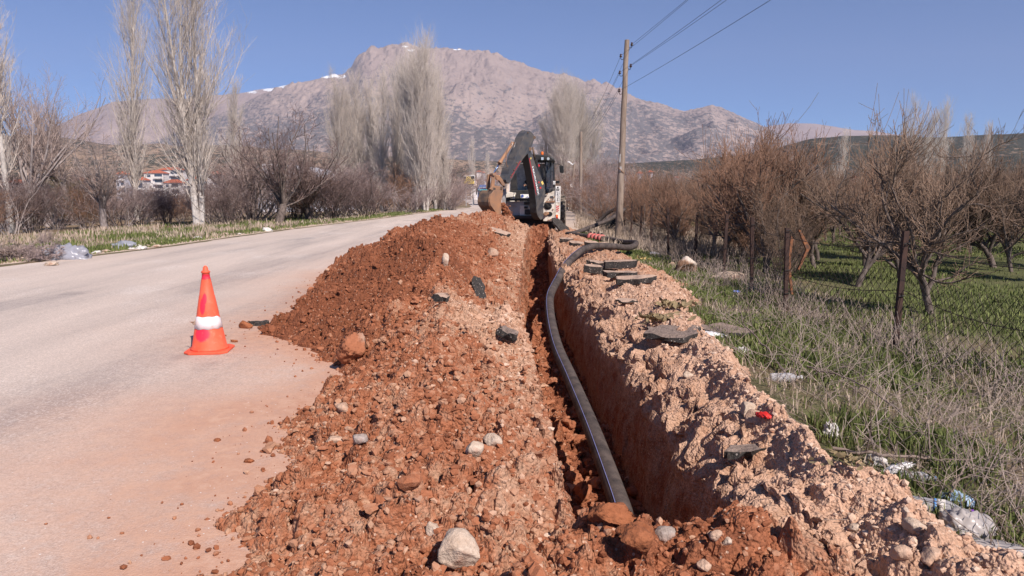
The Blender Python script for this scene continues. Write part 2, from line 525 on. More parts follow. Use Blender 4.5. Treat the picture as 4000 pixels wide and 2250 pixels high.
# the mound in the foreground runs over the near end of the trench
def wide(X, sh): return np.broadcast_to(X, sh)
XS = np.concatenate([XLm, np.broadcast_to(XW1, (NR, nW1)), XF, np.broadcast_to(XW2, (NR, nW2)), XB], 1)
ZS = np.concatenate([ZLd, np.broadcast_to(ZW1, (NR, nW1)), ZF, np.broadcast_to(ZW2, (NR, nW2)), ZBd], 1)
YS = np.broadcast_to(Y, XS.shape).copy()
NC = XS.shape[1]
# near mound blends everything between the heap and the bank
k = (1 - sstep(2.55, 3.10, YS)) * sstep(-.2, .5, XS) * (1 - sstep(.95, 1.35, XS))
ZN = .09 + .12 * fbm(XS * 2.2, YS * 2.2, 101, 3) + clods(XS, YS, 103, 1.5) + .10 * np.exp(-((XS - 1.1) / .35) ** 2 - ((YS - 2.9) / .3) ** 2)
ZS = ZS * (1 - k) + ZN * k
# ragged walls: push wall points along y too
wm = np.zeros(NC); wm[nL:nL + nW1] = 1; wm[nL + nW1 + nF:nL + nW1 + nF + nW2] = 1
YS += wm[None, :] * .04 * fbm(YS * 6, ZS * 6, 111, 2)
DRY = np.zeros_like(XS)
e = xl(YS)
DRY = np.where(XS < e, .225 + .30 * sstep(-.75, -.05, XS - e) + .22 * np.exp(-((XS + .35) / .45) ** 2 - ((YS - 6.4) / .9) ** 2) * 2.2
               + .34 * sstep(-.1, .45, -XS - .2) * (1 - sstep(4.5, 6.3, YS)) * .5 - .18 * np.exp(-((YS - 8.6) / 1.8) ** 2) * sstep(.4, 1.2, -XS)
               + .20 * sstep(13, 17, YS), .32)
DRY = np.where((XS >= e) & (XS < xr(YS) - .1), .26 + .14 * wm[None, :], DRY)
rw_ = np.zeros(NC); rw_[nL + nW1 + nF:nL + nW1 + nF + nW2] = 1
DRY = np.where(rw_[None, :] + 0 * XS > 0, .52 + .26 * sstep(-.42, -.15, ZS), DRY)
DRY = np.where(XS >= xr(YS) - .02, .86 - .25 * sstep(9, 14, YS), DRY)
DRY = DRY * (1 - k) + .28 * k
VS = np.stack([XS, YS, ZS], -1).reshape(-1, 3)
FS = grid_faces(NR, NC)
ci = FS[:, 0] % NC
zmaxL = np.where(XS < e, ZS, ZS - G(XS, YS))
okv = ((XS < e) & (ZS > -.03)) | ((XS >= e) & (XS < xr(YS) + .02)) | ((XS >= xr(YS)) & (ZS - G(XS, YS) > -.03))
okv |= (k > .05)
okf = okv.reshape(-1)[FS].any(1)
near = k.reshape(-1)[FS].mean(1) > .3
ymean = YS.reshape(-1)[FS].mean(1)
reg = np.where(ci < nL - 1, 0, np.where(ci < nL + nW1 + nF + nW2, 1, 2))
reg = np.where(near, 0, reg)
parts_ = [('soil_heap', 0), ('trench', 1), ('soil_bank', 2)]
EXC = {}
for nm, r in parts_:
    fsel = FS[okf & (reg == r)]
    used = np.unique(fsel); rm = np.zeros(len(VS), np.int64); rm[used] = np.arange(len(used))
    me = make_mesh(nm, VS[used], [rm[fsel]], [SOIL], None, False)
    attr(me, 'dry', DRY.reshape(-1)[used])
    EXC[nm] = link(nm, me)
tag(EXC['soil_heap'], 'long heap of freshly dug red-brown soil between the road and the trench', 'soil heap')
tag(EXC['trench'], kind='structure')
tag(EXC['soil_bank'], 'low pale bank of dug soil along the grassy side of the trench', 'soil bank')
SURF_X, SURF_Y, SURF_Z, SURF_K = XS, YS, ZS, k
def surf(x, y):
    """height of the dug surface near (x, y)"""
    r = int(np.argmin(np.abs(rows - y)))
    c = int(np.argmin(np.abs(XS[r] - x)))
    z = ZS[r, c]
    if x < xl(y): return max(z, 0.004)
    if x > xr(y): return max(z, float(G(x, y)))
    return z

# ground sheet, with a gap where the trench is cut
def graded(a, b, n, p): return a + (b - a) * np.linspace(0, 1, n) ** p
gy = np.unique(np.concatenate([[-40, -20, -8, -3, 0, E0], np.linspace(E0, E1, 100), graded(E1, 160, 90, 1.4), graded(160, 6500, 60, 2.2)]))
lx = -graded(0, 1, 90, 3.2)[::-1]; rx = graded(0, 1, 110, 3.2)
gV = []
for y in gy:
    w = 120 + 1.25 * max(y, 0)
    a = float(xl(min(y, E1))) - .30 if y <= E1 + 1 else float(xl(E1)) - .30
    b = float(xr(min(y, E1))) + .28
    xs = np.concatenate([a + lx * w, b + rx * w])
    gV.append(np.stack([xs, np.full_like(xs, y), G(xs, np.full_like(xs, y))], 1))
gV = np.array(gV); gnr, gnc = gV.shape[:2]
gF = grid_faces(gnr, gnc)
gc = gF[:, 0] % gnc; gr = gF[:, 0] // gnc
hole = (gc == len(lx) - 1) & (gy[gr] >= E0 - .01) & (gy[gr] < E1 - .01)
gme = make_mesh('ground', gV.reshape(-1, 3), [gF[~hole]])
X_ = gV[..., 0]; Y_ = gV[..., 1]
green = np.where(X_ > 1.5, .50 + .30 * sstep(5, 7, X_) * (1 - sstep(60, 120, Y_)), .42)
green = np.where((X_ < 1.5) & (itp(Y_, RL_T) - X_ > 9), .30, green)
green *= 1 - .85 * sstep(70, 200, Y_)
attr(gme, 'green', green)
m = NT('earth_and_turf')
v = m.coord()
n1 = m.noise(.8, 6, .6, v); n2 = m.noise(7, 5, .65, v); n3 = m.noise(55, 3, .6, v)
f = m.math('ADD', m.attr('green'), m.math('ADD', m.math('MULTIPLY', m.math('SUBTRACT', n1, .5), 1.0), m.math('MULTIPLY', m.math('SUBTRACT', n2, .5), .8)))
c = m.ramp(f, [(.15, (.30, .20, .13)), (.36, (.24, .18, .11)), (.52, (.17, .15, .075)), (.75, (.12, .13, .05))])
c = m.mix(1.0, c, m.ramp(n3, [(.3, .55), (.7, 1.25)]), 'MULTIPLY')
m.col(c).bump(m.math('ADD', n2, m.math('MULTIPLY', n3, .6)), .8, .06)
GROUND_MAT = m.m
gme.materials.append(GROUND_MAT)
tag(link('ground', gme), kind='structure')

# road: one sheet 4 mm above the ground, its right edge runs under the heap
ry = np.unique(np.concatenate([[-12, -6, -2, 0], np.linspace(0, E1, 220), np.linspace(E1, 160, 120), np.linspace(160, 600, 40)]))
def road_right(y): return np.where(y <= E1, xl(y) - .30, np.maximum(itp(y, RR_T), float(xl(E1)) - .3))
ru = np.linspace(0, 1, 70)
rl = itp(ry, RL_T) + .10 * fbm(ry * 1.3, ry * 0, 201, 3) * (ry < 60) ; rr = road_right(ry)
RX = rl[:, None] + (rr - rl)[:, None] * ru[None, :]
RY = np.broadcast_to(ry[:, None], RX.shape)
def GR(x, y): return -1.3 * sstep(45, 150, y) - 2.2 * sstep(120, 500, y)
RZ = GR(RX, RY) + .004 + .03 * np.sin(np.pi * ru)[None, :] * 0
rme = make_mesh('road', np.stack([RX, RY, RZ], -1).reshape(-1, 3), [grid_faces(*RX.shape)])
dist_heap = hb(RY) - RX
attr(rme, 'dust', np.where(RY < E1, np.exp(-np.clip(dist_heap, 0, 9) / (.75 + 1.3 * sstep(6.5, 2.8, RY))), 0) * (1 - .5 * sstep(8, 16, RY)))
attr(rme, 'edge', np.exp(-np.clip(RX - rl[:, None], 0, 20) / 1.1))
m = NT('worn_asphalt')
v = m.coord()
streak = m.noise(1.0, 5, .6, m.mapv((.85, .09, 1), v, rot=(0, 0, math.radians(-4))))
n2 = m.noise(9, 6, .7, v); n3 = m.noise(140, 2, .5, v); n4 = m.noise(.5, 4, .6, v)
f = m.math('ADD', m.math('MULTIPLY', streak, .85), m.math('MULTIPLY', n2, .15))
c = m.ramp(f, [(.37, (.38, .325, .30)), (.47, (.52, .435, .385)), (.62, (.62, .515, .45))])
n5 = m.noise(45, 4, .65, v)
c = m.mix(1.0, c, m.ramp(n3, [(.3, .74), (.7, 1.18)]), 'MULTIPLY')
c = m.mix(1.0, c, m.ramp(n5, [(.32, .82), (.66, 1.12)]), 'MULTIPLY')
c = m.mix(m.ramp(m.math('MULTIPLY', n5, m.noise(.9, 4, .6, m.mapv((1, .5, 1), v, loc=(5, 2, 0)))), [(.31, 0.0), (.37, .55)]), c, (.72, .66, .62))
pd = m.voro(90, v); pc = m.voro(90, v, 'Color')
c = m.mix(m.math('MULTIPLY', m.math('LESS_THAN', pd, .22), m.math('GREATER_THAN', pc, .72)), c, (.66, .61, .57))
c = m.mix(m.math('MULTIPLY', m.math('LESS_THAN', pd, .25), m.math('LESS_THAN', pc, .14)), c, (.22, .17, .14))
patch = m.ramp(m.noise(1.5, 3, .5, m.mapv((.45, .30, 1), v, loc=(3, 1, 0), rot=(0, 0, .5))), [(.655, 0.0), (.70, .50)])
c = m.mix(patch, c, (.25, .22, .21))
ed = m.math('MULTIPLY', m.attr('edge'), m.ramp(n4, [(.3, .3), (.7, 1.0)]))
c = m.mix(ed, c, (.56, .455, .385))
du = m.math('MULTIPLY', m.math('MULTIPLY', m.attr('dust'), 1.7), m.ramp(m.math('ADD', m.math('MULTIPLY', n4, .6), m.math('MULTIPLY', n2, .4)), [(.34, .15), (.6, 1.0)]), True)
c = m.mix(m.math('MULTIPLY', du, .9), c, m.ramp(n2, [(.35, (.46, .225, .14)), (.65, (.56, .34, .24))]))
ck = m.n.new('ShaderNodeTexVoronoi'); ck.feature = 'DISTANCE_TO_EDGE'; ck.inputs['Scale'].default_value = .55
wob = m.n.new('ShaderNodeMix'); wob.data_type = 'RGBA'; wob.inputs[0].default_value = .12; m.l.new(v, wob.inputs[6])
wn_ = m.n.new('ShaderNodeTexNoise'); wn_.inputs['Scale'].default_value = 2.2; wn_.inputs['Detail'].default_value = 5; m.l.new(v, wn_.inputs['Vector']); wob.blend_type = 'ADD'; m.l.new(wn_.outputs['Color'], wob.inputs[7])
m.l.new(wob.outputs[2], ck.inputs['Vector'])
crk = m.math('MULTIPLY', m.ramp(ck.outputs['Distance'], [(.004, 1.0), (.016, 0.0)]), m.ramp(m.noise(.35, 3, .6, v), [(.46, 0.0), (.56, .55)]))
wp_ = m.voro(38, v); wc_ = m.voro(38, v, 'Color')
c = m.mix(m.math('MULTIPLY', m.math('MULTIPLY', m.math('LESS_THAN', wp_, .17), m.math('GREATER_THAN', wc_, .80)), .8), c, (.74, .69, .65))
m.col(c).bump(m.math('ADD', n3, n2), .30, .014)
m.rough(.85)
rme.materials.append(m.m)
tag(link('road', rme), kind='structure')

# the pale gravel shoulder beside the machine
sy = np.linspace(21, 70, 80)
sl = np.where(sy < E1 + 1, xr(np.minimum(sy, E1)) + .15, itp(sy, RR_T) - .1); sr = itp(sy, [(21, 2.0), (24, 2.3), (30, 2.75), (36, 3.3), (45, 3.9), (60, 4.7), (70, 4.6)]) + .15 * fbm(sy * .8, sy * 0, 211, 2)
su = np.linspace(0, 1, 14)
SX = sl[:, None] + (sr - sl)[:, None] * su; SY = np.broadcast_to(sy[:, None], SX.shape)
sme = make_mesh('gravel_path', np.stack([SX, SY, np.maximum(G(SX, SY), GR(SX, SY) - .06) + .012], -1).reshape(-1, 3), [grid_faces(*SX.shape)])
m = NT('gravel'); v = m.coord(); n1 = m.noise(2, 5, .6, v); n2 = m.noise(30, 4, .6, v)
m.col(m.mix(1.0, m.ramp(n1, [(.3, (.42, .31, .24)), (.6, (.58, .47, .39))]), m.ramp(n2, [(.3, .7), (.7, 1.15)]), 'MULTIPLY')).bump(n2, .6, .03)
sme.materials.append(m.m)
tag(link('gravel_path', sme), kind='structure')

# sandy strip along the far edge of the road
vy = np.unique(np.concatenate([np.linspace(2, 45, 120), np.linspace(45, 75, 30)]))
ve = itp(vy, RL_T)
v0 = ve - .55 - .5 * np.clip(fbm(vy * .35, vy * 0, 221, 3) + .1, 0, 1); v1 = ve - .22 - .3 * np.clip(fbm(vy * .5, vy * 0 + 5, 222, 3), 0, 1)
vu = np.linspace(0, 1, 6)
VX = v0[:, None] + (v1 - v0)[:, None] * vu; VY = np.broadcast_to(vy[:, None], VX.shape)
vme = make_mesh('sandy_verge', np.stack([VX, VY, G(VX, VY) + .006], -1).reshape(-1, 3), [grid_faces(*VX.shape)])
m = NT('pale_sand'); n1 = m.noise(3, 6, .65); m.col(m.ramp(n1, [(.3, (.42, .32, .24)), (.65, (.60, .47, .38))])).bump(m.noise(25, 4), .6, .03)
vme.materials.append(m.m)
tag(link('sandy_verge', vme), kind='structure')
# ------------------------------------------------------------------ mountains and hills
K4 = 4000 / 2576
def ridge_mesh(name, prof, D0, D1, seed, amp, nu=520, nv=150, shape=1.25, rock=1.0, base=-6.0, back=True, crag=0.0, snow=()):
    prof = np.array(prof, float) * K4
    us = np.linspace(prof[0, 0], prof[-1, 0], nu)
    el = np.interp(us, prof[:, 0], prof[:, 1])
    dirs = np.array([ray(a, b) for a, b in zip(us, el)])
    ux = dirs[:, 0] / dirs[:, 1]; uz = dirs[:, 2] / dirs[:, 1]
    v = np.linspace(0, 1.25 if back else 1, nv)[:, None]
    D = D0 + (D1 - D0) * v
    X = ux[None, :] * D
    zr = np.maximum(CAM_H + uz[None, :] * D1 - base, 2)
    s = np.where(v <= 1, v ** shape, 1 - (v - 1) * 1.6)
    S = 1000.0 * rock
    r1 = 1 - np.abs(2 * fbm(X / S * 1.6, D / S * .75, seed, 4))
    r2 = fbm(X / S * 6, D / S * 3, seed + 9, 5, .55)
    env = np.clip(np.sin(np.pi * np.clip(v, 0, 1.0)), 0, 1) * .9 + .05
    cr = 0
    if crag: cr = crag * np.abs(fbm(X / S * 11, D / S * 5, seed + 21, 4, .6)) * sstep(.45, .95, v) * sstep(.35, .8, zr / zr.max())
    Z = base + zr * s + amp * env * (r1 - .75) * (zr / zr.max() + .25) + amp * .40 * (env * .7 + .18) * r2 + cr - crag * .15
    P = np.stack([X, np.broadcast_to(D, X.shape), Z], -1).reshape(-1, 3)
    me = make_mesh(name, P, [grid_faces(*X.shape)])
    attr(me, 'rel', np.broadcast_to(np.clip(s, 0, 1), X.shape) * np.broadcast_to(zr / zr.max(), X.shape))
    sn = np.zeros(X.shape); ppx = np.broadcast_to(us[None, :] / K4, X.shape)
    rdir = math.cos(PITCH); zz = Z - CAM_H
    cy = (D * math.cos(PITCH) - zz * math.sin(PITCH)); cz = (D * math.sin(PITCH) + zz * math.cos(PITCH))
    ppy = (1125 - F_PX * cz / cy) / K4
    for a, c, rx, ry in snow:
        q = ((ppx - a) / rx) ** 2 + ((ppy - c) / ry) ** 2
        sn = np.maximum(sn, np.clip(1.5 - q, 0, 1))
    attr(me, 'snow', sn)
    return me
def mountain_material(name, bare, bare2, shrub, sc=1.0, cover=.5, snow=True, rel0=.25, rel1=.85, gray=(.33, .29, .28)):
    m = NT(name); v = m.coord()
    n1 = m.noise(.0016 * sc, 6, .6, v); n2 = m.noise(.010 * sc, 5, .65, v)
    n3 = m.noise(.030 * sc, 4, .65, m.mapv((1, .45, 1.5), v)); n4 = m.noise(.11 * sc, 3, .6, v)
    base = m.ramp(m.math('ADD', m.math('MULTIPLY', n1, .6), m.math('MULTIPLY', n2, .4)), [(.38, bare), (.58, bare2)])
    sl = m.n.new('ShaderNodeSeparateXYZ'); m.l.new(m.n.new('ShaderNodeNewGeometry').outputs['Normal'], sl.inputs[0])
    steep = m.ramp(m.math('ADD', sl.outputs[2], m.math('MULTIPLY', n2, .25)), [(.62, 1.0), (.86, 0.0)])
    base = m.mix(m.math('MULTIPLY', steep, .8), base, gray)
    rel = m.attr('rel')
    f = m.math('ADD', m.math('MULTIPLY', n3, .75), m.math('MULTIPLY', n4, .25))
    f = m.math('ADD', f, m.math('MULTIPLY', m.math('SUBTRACT', n1, .5), .32))
    f = m.math('SUBTRACT', f, m.math('MULTIPLY', m.ramp(rel, [(rel0, 0.0), (rel1, 1.0)]), .30))
    k = m.ramp(f, [(.50 - .14 * (cover - .5), 0.0), (.545 - .14 * (cover - .5), .92)])
    c = m.mix(k, base, shrub)
    if snow:
        sn = m.ramp(m.math('MULTIPLY', m.attr('snow'), m.ramp(m.noise(.011, 5, .7, m.mapv((1, .6, 2.5), v)), [(.40, 0.0), (.52, 1.0)])), [(.35, 0.0), (.5, 1.0)])
        c = m.mix(sn, c, (.85, .87, .90))
    m.col(c); m.bump(m.math('ADD', n3, n2), 1.0, 14.0 / sc)
    m.b.inputs['Specular IOR Level'].default_value = .05
    return m.m
far = ridge_mesh('far_ridge', [(-330, 395), (0, 385), (60, 360), (120, 327), (200, 287), (280, 256), (340, 252), (400, 248), (480, 246), (580, 236), (640, 228), (690, 219), (760, 205), (830, 190), (900, 183), (960, 220), (1000, 300)], 3900, 7000, 301, 130, 360, 110, snow=[(680, 224, 40, 6), (640, 232, 25, 3), (720, 216, 20, 4)])
far.materials.append(mountain_material('far_rock', (.43, .33, .29), (.34, .255, .225), (.19, .155, .15), 1.0, .42, True, .3, 1.0))
tag(link('far_mountain', far), kind='structure')
main = ridge_mesh('mountain', [(330, 372), (430, 335), (500, 308), (580, 275), (640, 250), (690, 226), (740, 212), (800, 198), (868, 187), (880, 172), (893, 152), (912, 134), (932, 121), (960, 123), (990, 119), (1004, 114), (1020, 107), (1036, 113), (1052, 119), (1080, 121), (1110, 122), (1140, 120), (1170, 122), (1200, 126), (1230, 130), (1262, 140), (1290, 155), (1340, 170), (1380, 180), (1420, 186), (1450, 192), (1475, 203), (1490, 199), (1510, 206), (1530, 213), (1560, 222), (1600, 240), (1630, 250), (1660, 260), (1690, 270), (1720, 276), (1750, 270), (1790, 261), (1825, 273), (1862, 286), (1880, 296), (1900, 306), (1950, 330), (2030, 365), (2120, 390)], 1900, 5000, 331, 135, 900, 230, 1.22, 1.0, -6, True, 36, snow=[(838, 192, 32, 6), (1020, 116, 9, 3), (1034, 126, 10, 3), (1150, 124, 10, 2)])
main.materials.append(mountain_material('mountain_rock', (.41, .32, .28), (.32, .25, .225), (.145, .135, .135), 1.25, .86, True, .40, 1.0, (.34, .29, .28)))
tag(link('mountain', main), kind='structure')
farr = ridge_mesh('far_hill', [(1850, 350), (1900, 325), (1935, 315), (1985, 309), (2050, 311), (2100, 318), (2150, 326), (2210, 331), (2260, 338), (2320, 345), (2420, 348), (2600, 350), (2950, 352)], 4200, 7600, 361, 70, 300, 70)
farr.materials.append(mountain_material('far_hill_rock', (.45, .35, .31), (.36, .28, .26), (.2, .17, .16), 1.0, .4, False, .3, 1.0))
tag(link('far_hill', farr), kind='structure')
lh = ridge_mesh('hills', [(-380, 350), (0, 343), (90, 338), (190, 352), (260, 363), (330, 366), (400, 360), (470, 368), (560, 366), (660, 372), (760, 378), (860, 388), (960, 392), (1100, 398), (1220, 404), (1330, 410), (1500, 420)], 520, 1500, 391, 26, 420, 110, 1.1, .35, -6)
lh.materials.append(mountain_material('hill_soil', (.36, .255, .185), (.28, .20, .145), (.055, .058, .045), 4.0, .66, False, 5, 9, (.33, .25, .19)))
tag(link('hills', lh), kind='structure')
rh = ridge_mesh('wooded_hill', [(1500, 414), (1700, 405), (1850, 392), (1960, 372), (2040, 350), (2120, 341), (2250, 341), (2330, 345), (2400, 343), (2500, 339), (2576, 334), (2700, 332), (2950, 340)], 520, 1400, 421, 20, 420, 90, 1.0, .35, -6)
rh.materials.append(mountain_material('hill_wood', (.30, .215, .155), (.24, .175, .135), (.042, .05, .04), 4.5, 1.25, False, 5, 9, (.3, .23, .18)))
tag(link('wooded_hill', rh), kind='structure')
# ------------------------------------------------------------------ bare trees
def norm(v): return v / (np.linalg.norm(v, axis=-1, keepdims=True) + 1e-9)
def grow(rng, PP, PR, n, t0, t1, length, ang, K, rfac, up=0.0, wig=.12, rmin=.003, taper=.35, out=0.0, pick=None, tpow=1.0):
    """n children on the parent paths PP (N,Kp,3)"""
    N, Kp, _ = PP.shape
    pi = rng.integers(0, N, n) if pick is None else rng.choice(N, n, p=pick)
    t = t0 + (t1 - t0) * rng.random(n) ** tpow
    f = t * (Kp - 1); i = np.minimum(f.astype(int), Kp - 2); fr = (f - i)[:, None]
    a = PP[pi, i]; b = PP[pi, i + 1]
    start = a + (b - a) * fr
    tan = norm(b - a)
    pr = PR[pi, i] * (1 - fr[:, 0]) + PR[pi, i + 1] * fr[:, 0]
    rnd = rng.normal(size=(n, 3)); perp = norm(np.cross(tan, rnd))
    if out: perp = norm(perp + out * norm(start * np.array([1, 1, 0])))
    an = np.radians(ang * (1 + .3 * rng.normal(size=n)))[:, None]
    d = norm(tan * np.cos(an) + perp * np.sin(an))
    L = length(t, n) if callable(length) else length * rng.uniform(.6, 1.25, n)
    P = np.zeros((n, K, 3)); P[:, 0] = start
    step = (L / (K - 1))[:, None]
    for k in range(1, K):
        d = norm(d + np.array([0, 0, up]) + wig * rng.normal(size=(n, 3)))
        P[:, k] = P[:, k - 1] + d * step
    r0 = np.maximum(pr * rfac, rmin)
    R = r0[:, None] * np.linspace(1, taper, K)[None, :]
    return P, np.maximum(R, rmin * .6)
def stem(rng, p0, d0, L, r0, K=9, wig=.05, up=.05, taper=.15):
    P = np.zeros((1, K, 3)); P[0, 0] = p0; d = norm(np.array(d0, float))
    for k in range(1, K):
        d = norm(d + np.array([0, 0, up]) + wig * rng.normal(size=3)); P[0, k] = P[0, k - 1] + d * L / (K - 1)
    return P, r0 * np.linspace(1, taper, K)[None, :]
def stack(*levels):
    return merge([tubes(P, R, S) for (P, R), S in levels])

def bark(name, c0, c1, scale=9, rnd=.18):
    m = NT(name); v = m.coord()
    f = m.noise(scale, 5, .65, m.mapv((1, 1, .35), v))
    c = m.ramp(f, [(.35, c0), (.65, c1)])
    c = m.mix(1.0, c, m.ramp(m.objrand(), [(0, 1 - rnd), (1, 1 + rnd)]), 'MULTIPLY')
    m.col(c); m.b.inputs['Specular IOR Level'].default_value = .1
    return m.m
BARK_POP = bark('poplar_bark', (.40, .36, .33), (.62, .57, .53))
TWIG_POP = bark('poplar_twig', (.46, .40, .355), (.66, .58, .52), 9, .10)
BARK_FRUIT = bark('fruit_bark', (.07, .054, .048), (.20, .16, .14), 14)
TWIG_FRUIT = bark('fruit_twig', (.14, .098, .074), (.30, .205, .15), 5)
TWIG_RUST = bark('rusty_twig', (.18, .105, .072), (.37, .22, .15), 5)
BARK_SHRUB = bark('shrub_bark', (.20, .165, .155), (.38, .33, .315), 8)
TWIG_SHRUB = bark('shrub_twig', (.22, .165, .155), (.40, .31, .295), 4)
TWIG_DARK = bark('dark_twig', (.13, .09, .082), (.26, .185, .17), 4)
TWIG_ASH = bark('ash_twig', (.32, .24, .21), (.52, .41, .37), 4)
TWIG_OLIVE = bark('olive_twig', (.13, .11, .055), (.24, .20, .10), 4)

def poplar_mesh(seed, H, stems=1, dens=1.0, slim=1.0, bare=.08):
    rng = np.random.default_rng(seed)
    T = []
    for s in range(stems):
        a = rng.uniform(0, 6.28); off = .0 if stems == 1 else .22 * H / 13
        lean = .0 if stems == 1 else .09
        T.append(stem(rng, (off * math.cos(a), off * math.sin(a), -.1), (lean * math.cos(a), lean * math.sin(a), 1), H * rng.uniform(.82, 1.0) if s else H, .0105 * H * (1.1 if stems == 1 else .85), 12, .022, .03, .06))
    P0 = np.concatenate([t[0] for t in T]); R0 = np.concatenate([t[1] for t in T])
    def len1(t, n): return slim * H * (.10 + .20 * np.sin(np.pi * np.clip(.12 + t * .86, 0, 1))) * rng.uniform(.6, 1.15, n)
    n1 = int(125 * dens * (1 + .45 * (stems - 1)))
    P1, R1 = grow(rng, P0, R0, n1, bare, .97, len1, 25, 7, .30, .15, .05, .009, .3)
    pk = np.linalg.norm(P1[:, -1] - P1[:, 0], axis=1); pk /= pk.sum()
    P2, R2 = grow(rng, P1, R1, int(n1 * 9), .10, 1.0, .085 * H * slim, 22, 5, .5, .13, .07, .0062, .45, pick=pk)
    P3, R3 = grow(rng, P2, R2, int(n1 * 22), .1, 1.0, .055 * H * slim, 25, 4, .6, .10, .08, .0046, .6)
    tv = stack(((P0, R0), 7)); cv = stack(((P1, R1), 4), ((P2, R2), 3), ((P3, R3), 3))
    return (make_mesh('trunk', tv[0], [tv[1]], [BARK_POP]), make_mesh('crown', cv[0], [cv[1]], [TWIG_POP]))
def fruit_mesh(seed, H=3.0, twig=None, dens=1.0, dark=None, shoots=1.0):
    rng = np.random.default_rng(seed)
    h0 = rng.uniform(.55, .95) * H / 3
    P0, R0 = stem(rng, (0, 0, -.1), (rng.normal() * .12, rng.normal() * .12, 1), h0 + .1, .060 * H / 3, 6, .10, .02, .85)
    n1 = rng.integers(6, 9)
    P1, R1 = grow(rng, P0, R0, n1, .45, 1.0, H * .58, 33, 9, .74, .15, .19, .016, .30)
    P2, R2 = grow(rng, np.concatenate([P1]), R1, int(34 * dens), .12, 1.0, H * .26, 46, 7, .60, .16, .24, .011, .4)
    PA = np.concatenate([P1[:, 1:8], P2]); RA = np.concatenate([R1[:, 1:8], R2])
    P3, R3 = grow(rng, PA, RA, int(250 * dens * shoots), .1, 1.0, H * .22, 38, 5, .35, .26, .09, .0054, .5)
    P4, R4 = grow(rng, PA, RA, int(480 * dens), .1, 1.0, H * .065, 60, 4, .3, .08, .22, .0055, .8)
    P5, R5 = grow(rng, P3, R3, int(520 * dens), .1, 1.0, H * .08, 38, 3, .7, .14, .12, .0042, .7)
    PT = np.concatenate([P1]); 
    P6, R6 = grow(rng, P2, R2, int(22 * dens), .5, 1.0, H * .34, 20, 5, .45, .22, .05, .006, .4)
    tv = stack(((P0, R0), 8), ((P1, R1), 6))
    b2 = stack(((P2, R2), 4)); c2 = stack(((P3, R3), 3), ((P4, R4), 3), ((P5, R5), 3), ((P6, R6), 3))
    V, Fq = merge([b2, c2])
    me = make_mesh('crown', V, [Fq], [BARK_FRUIT, twig or TWIG_FRUIT], np.concatenate([np.zeros(len(b2[1])), np.ones(len(c2[1]))]))
    return (make_mesh('trunk', tv[0], [tv[1]], [BARK_FRUIT]), me)
def shrub_mesh(seed, H=3.2, twig=None, dens=1.0, spread=.55, upf=.10, bk=None):
    rng = np.random.default_rng(seed)
    n0 = int(16 * dens); S = []
    for k in range(n0):
        a = rng.uniform(0, 6.28); r = rng.uniform(0, .28) * H / 3
        S.append(stem(rng, (r * math.cos(a), r * math.sin(a), -.08), (spread * math.cos(a) * rng.uniform(.1, 1.5), spread * math.sin(a) * rng.uniform(.1, 1.5), 1), H * rng.uniform(.55, .95), .022 * H / 3, 8, .12, .03, .25))
    P0 = np.concatenate([s[0] for s in S]); R0 = np.concatenate([s[1] for s in S])
    P1, R1 = grow(rng, P0, R0, int(95 * dens), .15, .98, H * .30, 38, 6, .6, upf, .14, .007, .4)
    P2, R2 = grow(rng, np.concatenate([P1]), R1, int(420 * dens), .12, 1.0, H * .16, 42, 4, .6, upf * .8, .14, .005, .5)
    P3, R3 = grow(rng, P2, R2, int(1300 * dens), .1, 1.0, H * .085, 45, 3, .7, upf * .6, .16, .0042, .7)
    tv = stack(((P0, R0), 4)); cv = stack(((P1, R1), 3), ((P2, R2), 3), ((P3, R3), 3))
    return (make_mesh('trunk', tv[0], [tv[1]], [bk or BARK_SHRUB]), make_mesh('crown', cv[0], [cv[1]], [twig or TWIG_SHRUB]))
def ash_mesh(seed, H=9.0, stems=2, twig=None, h0=.25, spread=.35, dens=1.0, bk=None):
    """a cut-back tree: short thick trunk, long limbs rising in a fan"""
    rng = np.random.default_rng(seed)
    P0, R0 = stem(rng, (0, 0, -.1), (rng.normal() * .08, rng.normal() * .08, 1), H * h0, .026 * H, 7, .06, .03, .75)
    n1 = 7 * stems
    P1, R1 = grow(rng, P0, R0, n1, .65, 1.0, H * (1 - h0) * .85, math.degrees(spread), 10, .42, .075, .07, .03, .12)
    P2, R2 = grow(rng, P1, R1, int(95 * dens), .12, .95, H * .20, 30, 7, .5, .10, .09, .012, .3)
    P3, R3 = grow(rng, np.concatenate([P2]), R2, int(480 * dens), .1, 1.0, H * .085, 34, 5, .5, .08, .1, .007, .5)
    P4, R4 = grow(rng, P3, R3, int(1100 * dens), .1, 1.0, H * .05, 38, 3, .6, .05, .12, .0055, .7)
    tv = stack(((P0, R0), 8), ((P1, R1), 5)); cv = stack(((P2, R2), 4), ((P3, R3), 3), ((P4, R4), 3))
    return (make_mesh('trunk', tv[0], [tv[1]], [bk or BARK_SHRUB]), make_mesh('crown', cv[0], [cv[1]], [twig or TWIG_ASH]))
def plant(name, meshes, loc, label, cat='tree', group=None, rz=0.0, sc=1.0, scz=None):
    r = thing(name, loc, label, cat, group, rz)
    r.scale = (sc, sc, scz or sc)
    link('trunk', meshes[0], r); link('crown', meshes[1], r)
    return r
rnd = random.Random(7)
def onG(px, py=None, y=None):
    """foot of a plant under photo column px, at ground row py or at distance y"""
    if y is None:
        p = at(px, py, 0.0)
        for _ in range(6):
            p = at(px, py, float(G(p[0], p[1])))
        return (p[0], p[1], float(G(p[0], p[1])))
    d = ray(px, 742); x = d[0] / d[1] * y
    return (x, y, float(G(x, y)))
